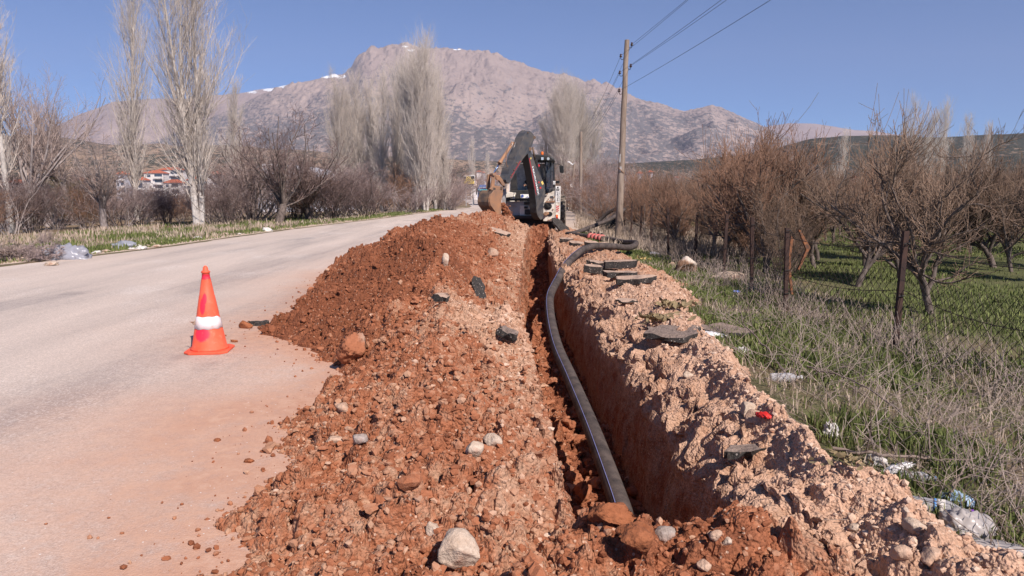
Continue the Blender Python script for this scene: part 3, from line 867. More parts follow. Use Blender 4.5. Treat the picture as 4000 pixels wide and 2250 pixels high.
POP = {k: poplar_mesh(*a) for k, a in {
    'tall': (11, 15.0, 1, 1.0, .92, .10), 'twin': (12, 15.5, 3, .95, 1.0, .10), 'slim': (13, 14.0, 1, .8, .72, .16),
    'a': (14, 13, 1, 1.1, .9, .03), 'b': (15, 13, 2, 1.1, 1.0, .03), 'c': (16, 12.5, 1, 1.0, .8, .05), 'thick': (17, 13, 3, 1.5, 1.15, .02)}.items()}
# the roadside poplars on the far side of the road
def place_pop(kind, px, py, top_py, label, group=None, y=None, H0=None, wide=1.0):
    loc = onG(px, py, y)
    mesh = POP[kind]
    n = len(mesh[1].vertices); co = np.zeros(n * 3, np.float32); mesh[1].vertices.foreach_get('co', co)
    H = np.percentile(co.reshape(-1, 3)[:, 2], 99.7)
    top = at_d(px, top_py, loc[1])[2] - loc[2]
    s = top / H
    return plant('poplar_tree', mesh, loc, label, 'tree', group, rnd.uniform(0, 6.28), s * wide, s)
place_pop('slim', 47, 908, -190, 'tall bare poplar cut off by the picture edge, its lower trunk bare and pale', None, None, None, 1.15)
place_pop('tall', 535, 862, -200, 'slender single-stemmed bare poplar between the two cut-back trees and the forked poplar')
place_pop('twin', 776, 885, -330, 'largest bare poplar, forked from the foot into several pale stems', None, None, None, 1.25)
place_pop('c', 905, 850, 290, 'small faint poplar just behind the largest forked poplar', None, 62)
g = 'poplars in the clump beside the road'
place_pop('b', 1325, 835, 262, 'first bare poplar of the roadside clump, two pale stems above the brush', g, 60)
place_pop('c', 1395, 830, 400, 'shorter bare poplar just behind the first of the clump', g, 66)
place_pop('a', 1490, 830, 250, 'bare poplar in the middle of the clump with a dark streaked stem', g, 58)
place_pop('c', 1580, 830, 235, 'slim bare poplar in the clump next to the tallest one', g, 64)
place_pop('thick', 1661, 825, 130, 'tallest and broadest poplar of the clump, its foot at the road verge', g, 54, None, 1.0)
place_pop('a', 1735, 828, 330, 'bare poplar at the end of the clump leaning over the road bend', g, 58, None, 1.1)
place_pop('c', 1440, 830, 430, 'low bare poplar half hidden inside the clump', g, 70)
place_pop('slim', 1850, 790, 540, 'small distant poplar above the yellow and black billboard', None, 150)
place_pop('slim', 1905, 790, 590, 'thin distant poplar above the blue truck', None, 165)
place_pop('thick', 2225, 770, 290, 'broad dense poplar clump rising behind the excavator cab', None, 66, None, .95)
place_pop('b', 2150, 770, 400, 'shorter poplar beside the dense clump behind the excavator arm', None, 70, None, 1.1)
place_pop('a', 2265, 770, 350, 'poplar on the pole side of the dense clump behind the cab', None, 72, None, 1.0)
g = 'distant poplars beyond the orchard'
for px, top, y, kd, lb, wd in ((3590, 365, 75, 'b', 'first tall poplar beyond the orchard behind the tallest fruit tree', 1.0), (3660, 380, 78, 'a', 'second tall poplar beyond the orchard, close beside the first', 1.0),
                        (3540, 470, 85, 'c', 'short poplar at the side of the two tall ones beyond the orchard', 1.0), (3760, 440, 95, 'slim', 'lone slim poplar beyond the orchard, right of the tall pair', 1.1),
                        (3850, 470, 105, 'slim', 'faint slim poplar at the far right beyond the orchard', 1.0), (3270, 500, 95, 'c', 'single pale poplar in front of the wooded hill', 1.05)):
    place_pop(kd, px, 760, top, lb, g, y, None, wd)

# cut-back trees and brush on the left of the road
ASH = [ash_mesh(31, 9, 2, None, .28, .42, 1.0), ash_mesh(32, 9, 2, None, .3, .30, 1.1), ash_mesh(33, 7, 2, TWIG_DARK, .22, .6, 1.3, BARK_FRUIT)]
def fit(kind, mesh, px, top, loc, label, cat='tree', group=None, wide=1.0, name='bare_tree', rz=None):
    zs = []
    for me in mesh:
        n = len(me.vertices); co = np.zeros(n * 3, np.float32); me.vertices.foreach_get('co', co); zs.append(np.percentile(co.reshape(-1, 3)[:, 2], 99.5))
    s = (at_d(px, top, loc[1])[2] - loc[2]) / max(zs)
    return plant(name, mesh, loc, label, cat, group, rnd.uniform(0, 6.28) if rz is None else rz, s * wide, s)
fit(0, ASH[0], 150, 265, onG(190, 885), 'cut-back bare tree leaning left with a few long reddish limbs', wide=.9)
fit(0, ASH[1], 285, 275, onG(290, 880), 'cut-back bare tree with a fan of upright reddish limbs, between poplars', wide=1.0)
fit(0, ASH[2], 655, 690, onG(665, 868), 'dark thick-trunked low bare tree beside the forked poplar', wide=1.2)
fit(0, ASH[2], 1090, 415, onG(1085, y=40), 'broad dark-twigged bare tree rising above the brush in front of the greenhouse roof', wide=1.6)
fit(0, ASH[2], 975, 480, onG(985, y=44), 'lower dark bare tree on the poplar side of the broad dark-twigged one', wide=1.5, rz=2.1)
fit(0, ASH[2], 1215, 500, onG(1210, y=43), 'lower dark bare tree between the broad dark-twigged one and the poplar clump', wide=1.6, rz=4.0)
fit(0, ASH[0], 85, 330, onG(95, y=38), 'reddish bare tree with spreading limbs beside the poplar at the picture edge', wide=1.2, rz=1.0)
fit(0, ASH[1], 400, 470, onG(400, y=36), 'low reddish bare tree between the fan-shaped tree and the slender poplar', wide=1.4, rz=3.0)
SHR = [shrub_mesh(41, 3.2), shrub_mesh(42, 3.2, None, 1.1, .8, .06), shrub_mesh(43, 3.0, TWIG_DARK, 1.0, .6, .1, BARK_FRUIT), shrub_mesh(44, 3.2, TWIG_RUST, 1.0, .5, .12), shrub_mesh(45, 3.0, TWIG_OLIVE, 1.0, .7, .03, BARK_FRUIT), shrub_mesh(46, 3.0, TWIG_ASH, .9, .9, .05)]
GB_ = 'bare brush along the far side of the road'
def brush(k, px, py, top, label, wide=1.0, y=None, group=GB_):
    fit(0, SHR[k], px, top, onG(px, py, y), label, 'shrub', group, wide, 'bare_shrub')
brush(5, 985, 865, 575, 'big spreading grey shrub with long pale arching branches at the verge', 1.5)
brush(1, 1080, 850, 600, 'wide grey shrub behind the spreading one, below the greenhouse roof', 1.5)
brush(4, 250, 880, 640, 'olive-tinged bush under the cut-back trees', 1.2)
brush(2, 330, 872, 640, 'dark bush beneath the fan-shaped cut-back tree', 1.2)
brush(3, 590, 866, 720, 'rusty bush between the slender and the forked poplar', 1.0)
brush(2, 720, 860, 725, 'dark low bush at the foot of the forked poplar', 1.2)
brush(0, 1480, 835, 640, 'grey-brown bush below the poplar clump', 1.2)
brush(1, 1765, 812, 690, 'bushy shrub at the end of the poplar clump by the road bend', 1.2, 58)
lbl = 'greyish brown bare bush in the thick brush behind the roadside trees'
for k, (px, y, top) in enumerate([(20, 34, 660), (120, 36, 690), (-60, 30, 640), (210, 40, 660), (420, 42, 715), (470, 40, 705), (540, 46, 715), (640, 42, 735), (700, 48, 735), (820, 40, 720), (880, 38, 690), (940, 44, 620),
                                  (1010, 50, 640), (1150, 46, 640), (1210, 44, 640), (1260, 48, 610), (1290, 43, 660), (1340, 48, 650), (1390, 50, 640), (1430, 46, 670), (1540, 54, 650), (1590, 50, 690), (1620, 60, 650), (1700, 62, 650), (1750, 64, 650),
                                  (1765, 70, 690), (60, 50, 690), (180, 55, 690), (300, 52, 700), (390, 56, 730), (500, 58, 735), (610, 56, 735), (760, 58, 735), (900, 60, 690), (1180, 62, 660), (1480, 66, 650), (1680, 72, 650), (-20, 44, 620), (330, 40, 700)]):
    brush([0, 2, 3, 1, 2, 0][k % 6], px, None, top + rnd.uniform(-25, 25), lbl, rnd.uniform(1.2, 1.7), y)
# brush and low trees behind the machine and along the path
lbl = 'reddish brown bare bush in the thicket beyond the excavator'
for k, (px, y, top) in enumerate([(2290, 50, 640), (2330, 44, 660), (2360, 38, 690), (2400, 42, 640), (2440, 46, 650), (2310, 60, 600), (2250, 58, 640), (2380, 56, 610), (2480, 50, 640), (2530, 44, 660), (2280, 75, 640), (2200, 70, 640), (2430, 64, 620), (2340, 70, 590)]):
    brush([3, 0, 3, 1][k % 4], px, None, top + rnd.uniform(-20, 20), lbl, rnd.uniform(1.0, 1.4), y, 'thicket along the gravel path')
fit(0, ASH[1], 2360, 590, onG(2330, y=50), 'slender reddish bare tree behind the lamp post', wide=.9)
lbl = 'thin faded bare tree near the town at the foot of the mountain'
for k, (px, y, top) in enumerate([(1900, 210, 640), (1940, 230, 650), (1870, 190, 660), (1960, 260, 660), (2480, 150, 640), (2560, 160, 645), (2640, 150, 650), (2720, 170, 640), (2800, 150, 640), (3120, 160, 640), (3200, 150, 640), (3350, 150, 630), (3450, 170, 640), (2900, 140, 600), (3000, 150, 620), (3060, 160, 520)]):
    fit(0, ASH[k % 2], px, top, onG(px, y=y), lbl, 'tree', 'far bare trees', 1.0)

# the orchard
FR = [fruit_mesh(51), fruit_mesh(52), fruit_mesh(53, 3.0, TWIG_RUST, 1.2), fruit_mesh(54, 3.0, TWIG_RUST, 1.1), fruit_mesh(55, 3.0, None, 1.15), fruit_mesh(56, 3.2, TWIG_RUST, 1.3, None, 1.5)]
NEARF = [fruit_mesh(61, 3.1, None, 1.5, None, 1.1), fruit_mesh(62, 3.0, None, 1.5), fruit_mesh(63, 3.1, None, 1.5), fruit_mesh(64, 3.0, TWIG_RUST, 1.5, None, 1.4)]
GO = 'fruit trees in the fenced orchard'
def fruit(mesh, px, py, top, label, wide=1.0, y=None, rz=None):
    return fit(0, mesh, px, top, onG(px, py, y), label, 'fruit tree', GO, wide, 'fruit_tree', rz)
fruit(NEARF[0], 3634, 1225, 430, 'tallest bare fruit tree, just behind the fence post nearest the camera', 1.12)
fruit(NEARF[1], 3345, 1120, 560, 'bare fruit tree between the two nearest fence posts', 1.0)
fruit(NEARF[2], 3885, 1045, 500, 'bare fruit tree on open grass with a bent low trunk', 1.15)
fruit(NEARF[3], 2990, 1065, 510, 'dense fruit tree with rusty shoots behind the bent rusty bracket', 1.1)
fruit(FR[5], 2800, 1010, 540, 'rusty fruit tree with very long upright shoots behind the fence', 1.15)
fruit(FR[2], 2900, 1000, 460, 'fruit tree with the longest whips standing above the others', 1.0)
fruit(FR[3], 2640, 960, 670, 'rusty tangle of a fruit tree right of the wooden pole', 1.1)
fruit(FR[5], 2530, 930, 690, 'rust-coloured fruit tree close beside the wooden pole', 1.1)
fruit(NEARF[2], 3180, 1045, 545, 'bare fruit tree behind the bent bracket, between the rusty one and the next post', .95, None, 2.0)
fruit(NEARF[1], 3490, 1020, 560, 'bare fruit tree seen through the branches beside the tallest one', .95, None, 4.1)
fruit(NEARF[0], 3745, 985, 560, 'bare fruit tree standing on the open grass behind the tallest one', .95, None, 1.2)
fruit(NEARF[2], 4060, 1100, 430, 'bare fruit tree cut off by the edge of the picture on the orchard side', 1.0, None, 5.0)
lb2 = 'bare fruit tree in the rows further back in the orchard'
rng0 = np.random.default_rng(5)
for r in range(14):
    xrow = 5.7 + 2.5 * r
    for j in range(23):
        y = 9.6 + 2.2 * j + rng0.normal() * .25 + (r % 2) * 1.2
        x = xrow + .028 * max(0, y - 14) ** 1.15 + rng0.normal() * .25
        px = 2000 + x / y * F_PX
        if px > 4230 or px < 2480: continue
        if y < 14 and r < 3: continue
        if r == 0 and y < 16: continue
        h = rng0.uniform(2.2, 2.9)
        k = int(rng0.integers(0, 6))
        s = h / 3.0
        plant('fruit_tree', FR[k], (x, y, float(G(x, y))), lb2, 'fruit tree', GO, rng0.uniform(0, 6.28), s * .95, s)
# rusty scrub between the fence and the first rows
SCR = [shrub_mesh(71, 2.6, TWIG_RUST, 1.15, .35, .16, BARK_FRUIT), shrub_mesh(72, 2.6, TWIG_FRUIT, 1.15, .40, .16, BARK_FRUIT), shrub_mesh(73, 2.6, TWIG_FRUIT, .9, .5, .12, BARK_FRUIT)]
rngs_ = np.random.default_rng(44)
for k_ in range(13):
    y = 14.5 + 22 * (k_ / 12.0) + rngs_.normal() * .3
    x = 5.0 + rngs_.uniform(0, 1.6) + .03 * max(0, y - 20)
    s = rngs_.uniform(.45, .72)
    plant('bare_shrub', SCR[k_ % 2 if k_ % 5 else 2], (x, y, float(G(x, y))), 'rusty upright scrub growing along the orchard fence', 'shrub', 'scrub along the orchard fence', rngs_.uniform(0, 6.28), s * .9, s)
g = 'poplars in the clump beside the road'
for px, top, y, kd, wd in ((1350, 330, 63, 'a', 1.0), (1460, 300, 62, 'c', 1.1), (1700, 240, 58, 'a', 1.2), (1405, 275, 61, 'c', 1.15), (1555, 235, 60, 'a', 1.1), (1625, 215, 57, 'c', 1.2)):
    place_pop(kd, px, None, top, 'pale bare poplar packed inside the roadside clump', g, y, None, wd)
for px, top, y, kd, wd in ((2190, 330, 68, 'a', 1.2), (2240, 310, 70, 'thick', 1.0), (2290, 380, 74, 'b', 1.2)):
    place_pop(kd, px, None, top, 'pale bare poplar packed inside the dense clump behind the cab', 'poplars behind the excavator', y, None, wd)
# ------------------------------------------------------------------ backhoe loader
def text_part(name, s, origin, xdir, ydir, height, mat, parent, width=None, thick=.004, align='LEFT', nrm_off=.004, spacing=1.0, bold=0.0):
    cu = bpy.data.curves.new('lettering', 'FONT'); cu.body = s; cu.size = 1.0; cu.resolution_u = 3; cu.space_character = spacing; cu.offset = bold
    o = bpy.data.objects.new('lettering', cu); COL.objects.link(o)
    dg = bpy.context.evaluated_depsgraph_get()
    me = bpy.data.meshes.new_from_object(o.evaluated_get(dg))
    bpy.data.objects.remove(o); bpy.data.curves.remove(cu)
    n = len(me.vertices); co = np.zeros(n * 3, np.float32); me.vertices.foreach_get('co', co); co = co.reshape(-1, 3).astype(float)
    lo = co.min(0); hi = co.max(0)
    sy = height / max(1e-6, hi[1] - lo[1]); sx = (width / (hi[0] - lo[0])) if width else sy
    X = Vector(xdir).normalized(); Yv = Vector(ydir).normalized(); Nn = X.cross(Yv)
    xs = (co[:, 0] - lo[0]) * sx; ys = (co[:, 1] - lo[1]) * sy
    if align == 'CENTER': xs -= (hi[0] - lo[0]) * sx / 2
    P = np.array(origin)[None, :] + xs[:, None] * np.array(X) + ys[:, None] * np.array(Yv) + nrm_off * np.array(Nn)
    base = np.array(parent.location if parent.parent is None else parent.parent.location)
    me.vertices.foreach_set('co', (P - base).astype(np.float32).ravel())
    me.name = name
    me.materials.clear(); me.materials.append(mat); me.update()
    return link(name, me, parent)

PAINT_GREY = worn('charcoal_paint', (.048, .052, .061), (.15, .125, .105), .55, .42, 3.5, .45)
PAINT_BLACK = worn('black_paint', (.012, .012, .014), (.05, .042, .036), .6, .5, 4, .4)
PAINT_CREAM = worn('cream_paint', (.72, .66, .58), (.33, .25, .18), .75, .5, 5, .4, thr=.56)
PAINT_LIGHTGREY = worn('light_grey_paint', (.36, .36, .375), (.25, .2, .16), .6, .55, 4, .35)
STEEL_WORN = worn('worn_bucket_steel', (.30, .18, .12), (.42, .22, .12), .85, .6, 3, .35, .25)
STEEL_DARK = worn('polished_dark_steel', (.09, .068, .058), (.26, .16, .10), .8, .5, 3, .4, .3)
CHROME = simple('chrome_rod', (.55, .6, .7), .16, .05, 5, 1.0, .5)
GLASS = NT('cab_glass').col((.035, .05, .075)).rough(.06).set(Metallic=0.0).m
GLASS.node_tree.nodes['Principled BSDF'].inputs['Specular IOR Level'].default_value = .7
CLEAR = NT('clear_pane').col((.86, .88, .9)).rough(.03).m
CLEAR.node_tree.nodes['Principled BSDF'].inputs['Transmission Weight'].default_value = 1.0
CLEAR.node_tree.nodes['Principled BSDF'].inputs['IOR'].default_value = 1.1
RUBBER = worn('dusty_rubber', (.03, .028, .027), (.30, .24, .19), .75, .85, 6, .2)
TYRE_SIDE = worn('dusty_tyre_wall', (.20, .17, .145), (.45, .36, .28), .8, .9, 3, .1)
RIM = worn('cream_rim', (.66, .58, .46), (.35, .26, .19), .8, .6, 5, .3)
ORANGE_L = NT('amber_lens').col((.95, .19, .03)).rough(.25).m
RED_L = NT('red_lens').col((.55, .035, .02)).rough(.25).m
WHITE_P = simple('white_plate', (.80, .77, .74), .5, .06, 20)
INK = simple('black_ink', (.015, .015, .016), .6, .05)
RED_INK = simple('red_ink', (.62, .04, .05), .55, .12, 30)
WHITE_INK = simple('white_ink', (.82, .82, .82), .5, .06, 30)
YELLOW_INK = simple('yellow_label', (.78, .56, .16), .55, .1, 30)
BLUE_INK = simple('blue_ink', (.06, .10, .34), .55, .1, 30)
LAMP_GLASS = simple('lamp_glass', (.55, .57, .58), .12, .2, 60, .3, .6)
SEAT = simple('cab_lining', (.14, .135, .135), .8, .3, 8)
LINING = simple('grey_cab_rear_wall', (.42, .40, .39), .85, .35, 9)

YAW = math.radians(-4.5)
MO = Vector((.78, 27.6, -.06))
Rm = Matrix.Rotation(YAW, 3, 'Z')
def L(x, y, z): return MO + Rm @ Vector((x, y, z))
def RP(px, py, yl=0.0):
    """point on the machine's cross plane (local y = yl) under a photo pixel"""
    d = Vector(ray(px, py)); n = Rm @ Vector((0, 1, 0)); p0 = L(0, yl, 0); o = Vector((0, 0, CAM_H))
    return o + d * ((p0 - o).dot(n) / d.dot(n))
back = Rm @ Vector((0, 1, 0)); rightv = Rm @ Vector((1, 0, 0))
def rear(mb, pts, yl, dep, mi=0): return mb.prism([RP(a, b, yl) for a, b in pts], back * dep, mi)
M_ = thing('backhoe_loader', MO, 'cream and charcoal backhoe loader digging the trench, its bucket swung over the soil heap', 'excavator')
def rrect(x0, y0, x1, y1): return [(x0, y0), (x1, y0), (x1, y1), (x0, y1)]

# chassis, hood, loader
b = MB()
b.box(L(0, 2.3, .75), (1.0, 4.4, .5), Rm)
b.box(L(0, 3.9, 1.25), (1.0, 2.3, .75), Rm, 0, .9)
b.build('chassis', PAINT_CREAM, M_, bevel=.03)
b = MB()
for s in (-1, 1):
    b.prism([L(s * .62, 2.6, 1.5), L(s * .62, 3.2, 1.62), L(s * .62, 5.3, .75), L(s * .62, 5.5, .45), L(s * .62, 5.2, .5), L(s * .62, 3.1, 1.35)], rightv * (.14 * s))
b.build('loader_arm', PAINT_CREAM, M_, bevel=.01)
b = MB(); b.prism([L(-1.1, 5.4, .08), L(-1.1, 6.2, .02), L(-1.1, 6.15, .1), L(-1.1, 5.6, .2), L(-1.1, 5.5, .7), L(-1.1, 5.75, 1.0), L(-1.1, 5.65, 1.02), L(-1.1, 5.38, .75)], rightv * 2.2)
b.build('loader_bucket', STEEL_WORN, M_, bevel=.01)
# wheels
def wheel(cx, cy, r, w):
    t = MB()
    prof = [(r * .56, -w / 2), (r * .93, -w / 2), (r, -w * .38), (r, w * .38), (r * .93, w / 2), (r * .56, w / 2)]
    t.lathe(L(cx, cy, r), prof, 36, 0, rightv)
    for k in range(22):
        for s in (-1, 1):
            a = 2 * math.pi * (k + (.5 if s > 0 else 0)) / 22
            c = Vector((0, math.cos(a), math.sin(a)))
            p = L(cx + s * w * .23, cy + c.y * r * 1.0, r + c.z * r * 1.0)
            R = Rm @ Matrix.Rotation(a, 3, 'X') @ Matrix.Rotation(s * .6, 3, 'Y')
            t.box(p, (w * .55, .07 * r / .6, .07), Rm @ (Matrix.Rotation(a - math.pi / 2, 3, 'X') @ Matrix.Rotation(s * .55, 3, 'Z')), 0)
    ob = t.build('wheel', [RUBBER, TYRE_SIDE], M_, smooth=False)
    f = MB(); sgn = 1 if cx > 0 else -1
    f.lathe(L(cx, cy, r), [(r * .58, -w * .45), (r * .58, w * .45)], 30, 0, rightv)
    f.lathe(L(cx + sgn * w * .18, cy, r), [(r * .57, 0), (r * .3, .02), (r * .18, .06 * sgn), (0.001, .06 * sgn)], 30, 0, rightv)
    f.build('rim', RIM, ob, smooth=True)
    sd = MB(); sd.lathe(L(cx + sgn * w * .5, cy, r), [(r * .56, -.01 * sgn), (r * .75, .015 * sgn), (r * .92, -.005 * sgn)], 36, 0, rightv)
    sd.build('sidewall', TYRE_SIDE, ob, smooth=True)
wheel(.98, 1.05, .66, .44); wheel(-.98, 1.05, .66, .44); wheel(.88, 4.2, .46, .34); wheel(-.88, 4.2, .46, .34)
# rear fenders
b = MB()
for s in (-1, 1):
    P = [L(s * .72, 1.05 + .80 * math.cos(t), .66 + .80 * math.sin(t)) for t in np.linspace(.15, math.pi - .05, 12)]
    Q = [L(s * .72, 1.05 + .74 * math.cos(t), .66 + .74 * math.sin(t)) for t in np.linspace(.15, math.pi - .05, 12)][::-1]
    b.prism(P + Q, rightv * (.18 * s))
b.build('fender', PAINT_CREAM, M_, bevel=.01)
b = MB(); rear(b, [(1973, 754), (1986, 749), (2009, 754), (2004, 769), (1973, 773)], .35, .5); b.build('rear_fender', PAINT_CREAM, M_, bevel=.02)
# rear frame and carriage
b = MB(); rear(b, [(1972, 787), (2132, 787), (2132, 842), (1972, 842)], .12, .35); b.build('rear_panel', PAINT_LIGHTGREY, M_, bevel=.01)
b = MB()
rear(b, [(1974, 776), (2072, 776), (2072, 784.5), (1974, 784.5)], -.04, .2); rear(b, [(1984, 842), (2160, 842), (2160, 854), (1984, 854)], -.02, .4)
rear(b, [(2047, 787), (2072, 787), (2072, 800), (2047, 800)], .02, .1); rear(b, [(2047, 806), (2062, 806), (2062, 815), (2047, 815)], .04, .08)
rear(b, [(2049, 818), (2074, 818), (2074, 838), (2049, 838)], .05, .08)
b.build('side_shift_frame', PAINT_BLACK, M_, bevel=.012)
b = MB(); rear(b, [(2000, 854), (2160, 854), (2160, 900), (2000, 900)], .35, 1.2); b.build('axle_housing', PAINT_BLACK, M_, bevel=.02)
b = MB()
rear(b, [(2124, 763), (2152, 752), (2168, 743), (2168, 793), (2125, 793)], .0, .14)
rear(b, [(2122, 788), (2167, 788), (2167, 845), (2163, 864), (2122, 864)], -.05, .16)
b.build('carriage_plate', PAINT_CREAM, M_, bevel=.012)
b = MB()
for cx, cy, rx, ry in ((2141, 806, 15, 13), (2148, 836, 10, 9)):
    b = MB(); b.prism([RP(cx + rx * math.cos(t) * (1 if math.cos(t) > 0 else 1.15), cy + ry * math.sin(t), -.058) for t in np.linspace(0, 6.28, 17)[:-1]], back * -.012)
    b.build('access_hole', INK, M_)
b = MB(); rear(b, [(2149, 766), (2160, 765), (2163, 774), (2148, 773)], -.02, .02); b.build('grip_plate', PAINT_GREY, M_)
b = MB()
for a_, c_ in ((2160, 818), (2163, 790), (2137, 758), (2156, 856), (2142, 860), (2165, 770), (2150, 858), (2133, 790), (2142, 778), (2152, 778), (2158, 779)): b.cyl(RP(a_, c_, -.05), RP(a_, c_, -.085), .028, None, 10)
b.cyl(RP(2131, 835, -.05), RP(2131, 835, -.17), .07, None, 14); b.cyl(RP(2140, 833, -.05), RP(2140, 833, -.13), .05, None, 14)
b.box(RP(2158, 787, -.07), (.16, .06, .07), Rm); b.box(RP(2142, 789, -.07), (.2, .05, .05), Rm)
b.build('bolt', STEEL_WORN, M_, bevel=.005)
b = MB()
for k in range(5): b.tube(spline([RP(2126 + k, 792 + 5 * k, -.07), RP(2140, 800 + 3 * k, -.12), RP(2150, 812 - 2 * k, -.08)], 8), .012, 6)
for k in range(3): b.tube(spline([RP(2116, 700 + 8 * k, -.1), RP(2124 + 3 * k, 690, -.12), RP(2121, 668 - 6 * k, -.05)], 10), .012, 6)
b.build('hydraulic_hose', PAINT_BLACK, M_, smooth=True)
# stabilisers
b = MB(); rear(b, [(1962, 738), (1974.5, 737), (1975, 787), (1972, 850), (1962, 850)], -.05, .24); so = b.build('stabiliser', PAINT_LIGHTGREY, M_, bevel=.012)
b = MB(); b.box(RP(1968, 728, -.06), (.07, .02, .05), Rm); b.box(RP(1966, 745, -.07), (.05, .02, .05), Rm); b.build('bracket', INK, so)
b = MB(); rear(b, [(2170, 726), (2190, 727), (2188, 850), (2186, 872), (2165, 868), (2168, 845)], -.05, .26); so = b.build('stabiliser', PAINT_CREAM, M_, bevel=.01)
b = MB(); rear(b, [(2170.5, 737), (2189, 737.5), (2187.5, 790), (2170.5, 790)], -.058, .006); rear(b, [(2170.5, 727), (2189, 727.5), (2189, 736), (2170.5, 736)], -.058, .006); b.build('warning_plate', WHITE_P, so)
xd = RP(2190, 760, -.06) - RP(2170, 760, -.06); yd = Vector((0, 0, 1))
text_part('lettering', '20', RP(2172, 744.8, -.066), xd, yd, .065, INK, so, .13, nrm_off=0.004, bold=.03)
text_part('lettering', 'METRE', RP(2175.5, 750, -.066), (0, 0, -1), xd, .05, INK, so, .34, nrm_off=0.004)
text_part('lettering', 'YAKLAŞMA', RP(2182, 746.5, -.066), (0, 0, -1), xd, .05, INK, so, .38, nrm_off=0.004)
b = MB(); b.cyl(RP(2179, 732, -.058), RP(2179, 732, -.07), .028, None, 12); b.cyl(RP(2178, 779, -.055), RP(2178, 779, -.06), .01, None, 8); b.build('bolt', INK, so)
b = MB()
for k in range(3):
    y0 = 802.5 + 8.4 * k
    rear(b, [(2172.5, y0 + 6.5), (2183.5, y0), (2183.5, y0 + 4.2), (2172.5, y0 + 10.7)] if k < 2 else [(2172.5, y0 + 6.5), (2183.5, y0), (2183.5, y0 + 3.2), (2176, y0 + 7.4), (2172.5, y0 + 7.4)], -.064, .004)
rear(b, [(2172.5, 802.5), (2178, 802.5), (2172.5, 806)], -.064, .004)
b.build('red_stripe', RED_INK, so)
b = MB(); rear(b, rrect(2171, 836.5, 2181, 857.5), -.075, .03); lo_ = b.build('tail_light_housing', WHITE_P, so, bevel=.004)
b = MB(); rear(b, rrect(2172, 838, 2180, 846.5), -.085, .02); b.build('turn_signal', ORANGE_L, so, bevel=.003)
b = MB(); rear(b, rrect(2172, 847.5, 2180, 856), -.085, .02); b.build('tail_light', RED_L, so, bevel=.003)
b = MB(); rear(b, [(2170, 872), (2181, 872), (2181, 900), (2170, 900)], -.03, .2); b.build('stabiliser_leg', PAINT_LIGHTGREY, M_, bevel=.01)
# cab
YC = 1.25
b = MB()
rear(b, [(1992, 742), (2136, 742), (2136, 777), (1984, 777)], YC - .05, 1.6)
b.build('cab_base', PAINT_BLACK, M_, bevel=.02)
def cabc(px, py, yl): return RP(px, py, yl)
b = MB()
# pillars: rear left, rear right, side right
rear(b, [(1992, 742), (2003, 620), (2013, 620), (2022, 742)], YC, .09)
rear(b, [(2133.5, 622), (2128, 622), (2127, 745), (2133, 745)], YC, .09)
rear(b, [(2005, 627), (2133, 627), (2133, 636), (2005, 636)], YC, .07)
lf = L(.78, 2.75, 1.1); lt = L(.72, 2.75, 2.75)
b.prism([lf, lf + back * -.09, lt + back * -.09, lt], rightv * -.07)
lf = L(-.98, 2.75, 1.1); lt = L(-.9, 2.75, 2.75)
b.prism([lf, lf + back * -.09, lt + back * -.09, lt], rightv * .07)
b.build('cab_frame', PAINT_BLACK, M_, bevel=.015)
ztop = 2.66
b = MB()
corner = [RP(2133, 740, YC + .02), RP(2136, 740, YC + .12), RP(2150, 735, YC + .5), RP(2164, 732, YC + 1.45)]
topc = [RP(2133, 622, YC + .02), RP(2137, 623, YC + .12), RP(2151, 624, YC + .5), RP(2163, 626, YC + 1.45)]
n = len(corner)
b.add([*corner, *topc], [(k, k + 1, n + k + 1, n + k) for k in range(n - 1)])
sg = b.build('side_glass', GLASS, M_, smooth=True)
b = MB(); b.tube([RP(2152, 720, YC + .5), RP(2150, 680, YC + .48), RP(2152, 626, YC + .5)], .008, 5); b.box(RP(2158, 670, YC + .45), (.12, .02, .02), Rm); b.build('door_handle', INK, sg)
b = MB(); rear(b, [(2131, 741), (2168, 731), (2168, 742), (2136, 756), (2131, 756)], YC - .02, 1.2); b.build('cab_sill', PAINT_GREY, M_, bevel=.02)
b = MB()
rear(b, [(1996, 612), (2005, 603), (2082, 602), (2140, 606), (2152, 610), (2165, 620), (2165, 629), (2150, 631), (2134, 628), (1996, 628)], YC - .16, 1.9)
rf = b.build('cab_roof', PAINT_BLACK, M_, bevel=.04)
b = MB(); b.cyl(RP(2118, 604, YC + .5), RP(2118, 594, YC + .5), .052, .048, 16); b.cyl(RP(2118, 594, YC + .5), RP(2118, 592.5, YC + .5), .048, .03, 16); b.build('beacon', ORANGE_L, M_, bevel=.008)
for cx, sq in ((2118.5, True), (2141.5, False), (2035, True)):
    t = MB()
    if sq: rear(t, rrect(cx - 5.5, 613.5, cx + 5.5, 625.5), YC - .27, .08)
    else: t.cyl(RP(cx, 620, YC - .27), RP(cx, 620, YC - .19), .06, None, 18)
    wl = t.build('work_light', PAINT_BLACK, M_, bevel=.006)
    t = MB()
    if sq: rear(t, rrect(cx - 4.7, 614.3, cx + 4.7, 624.7), YC - .276, .004)
    else: t.cyl(RP(cx, 620, YC - .276), RP(cx, 620, YC - .272), .053, None, 18)
    t.build('lens', LAMP_GLASS, wl)
b = MB(); b.tube([RP(2165, 640, YC + .8), RP(2180, 641, YC + .8), RP(2193, 647, YC + .8)], .016, 6); mr = b.build('mirror_arm', INK, M_)
b = MB(); rear(b, [(2185.5, 648), (2198, 647), (2201, 650), (2203, 673), (2200, 676), (2190, 676), (2187, 673), (2184.5, 651)], YC + .78, .07); b.build('mirror', INK, mr, bevel=.012)
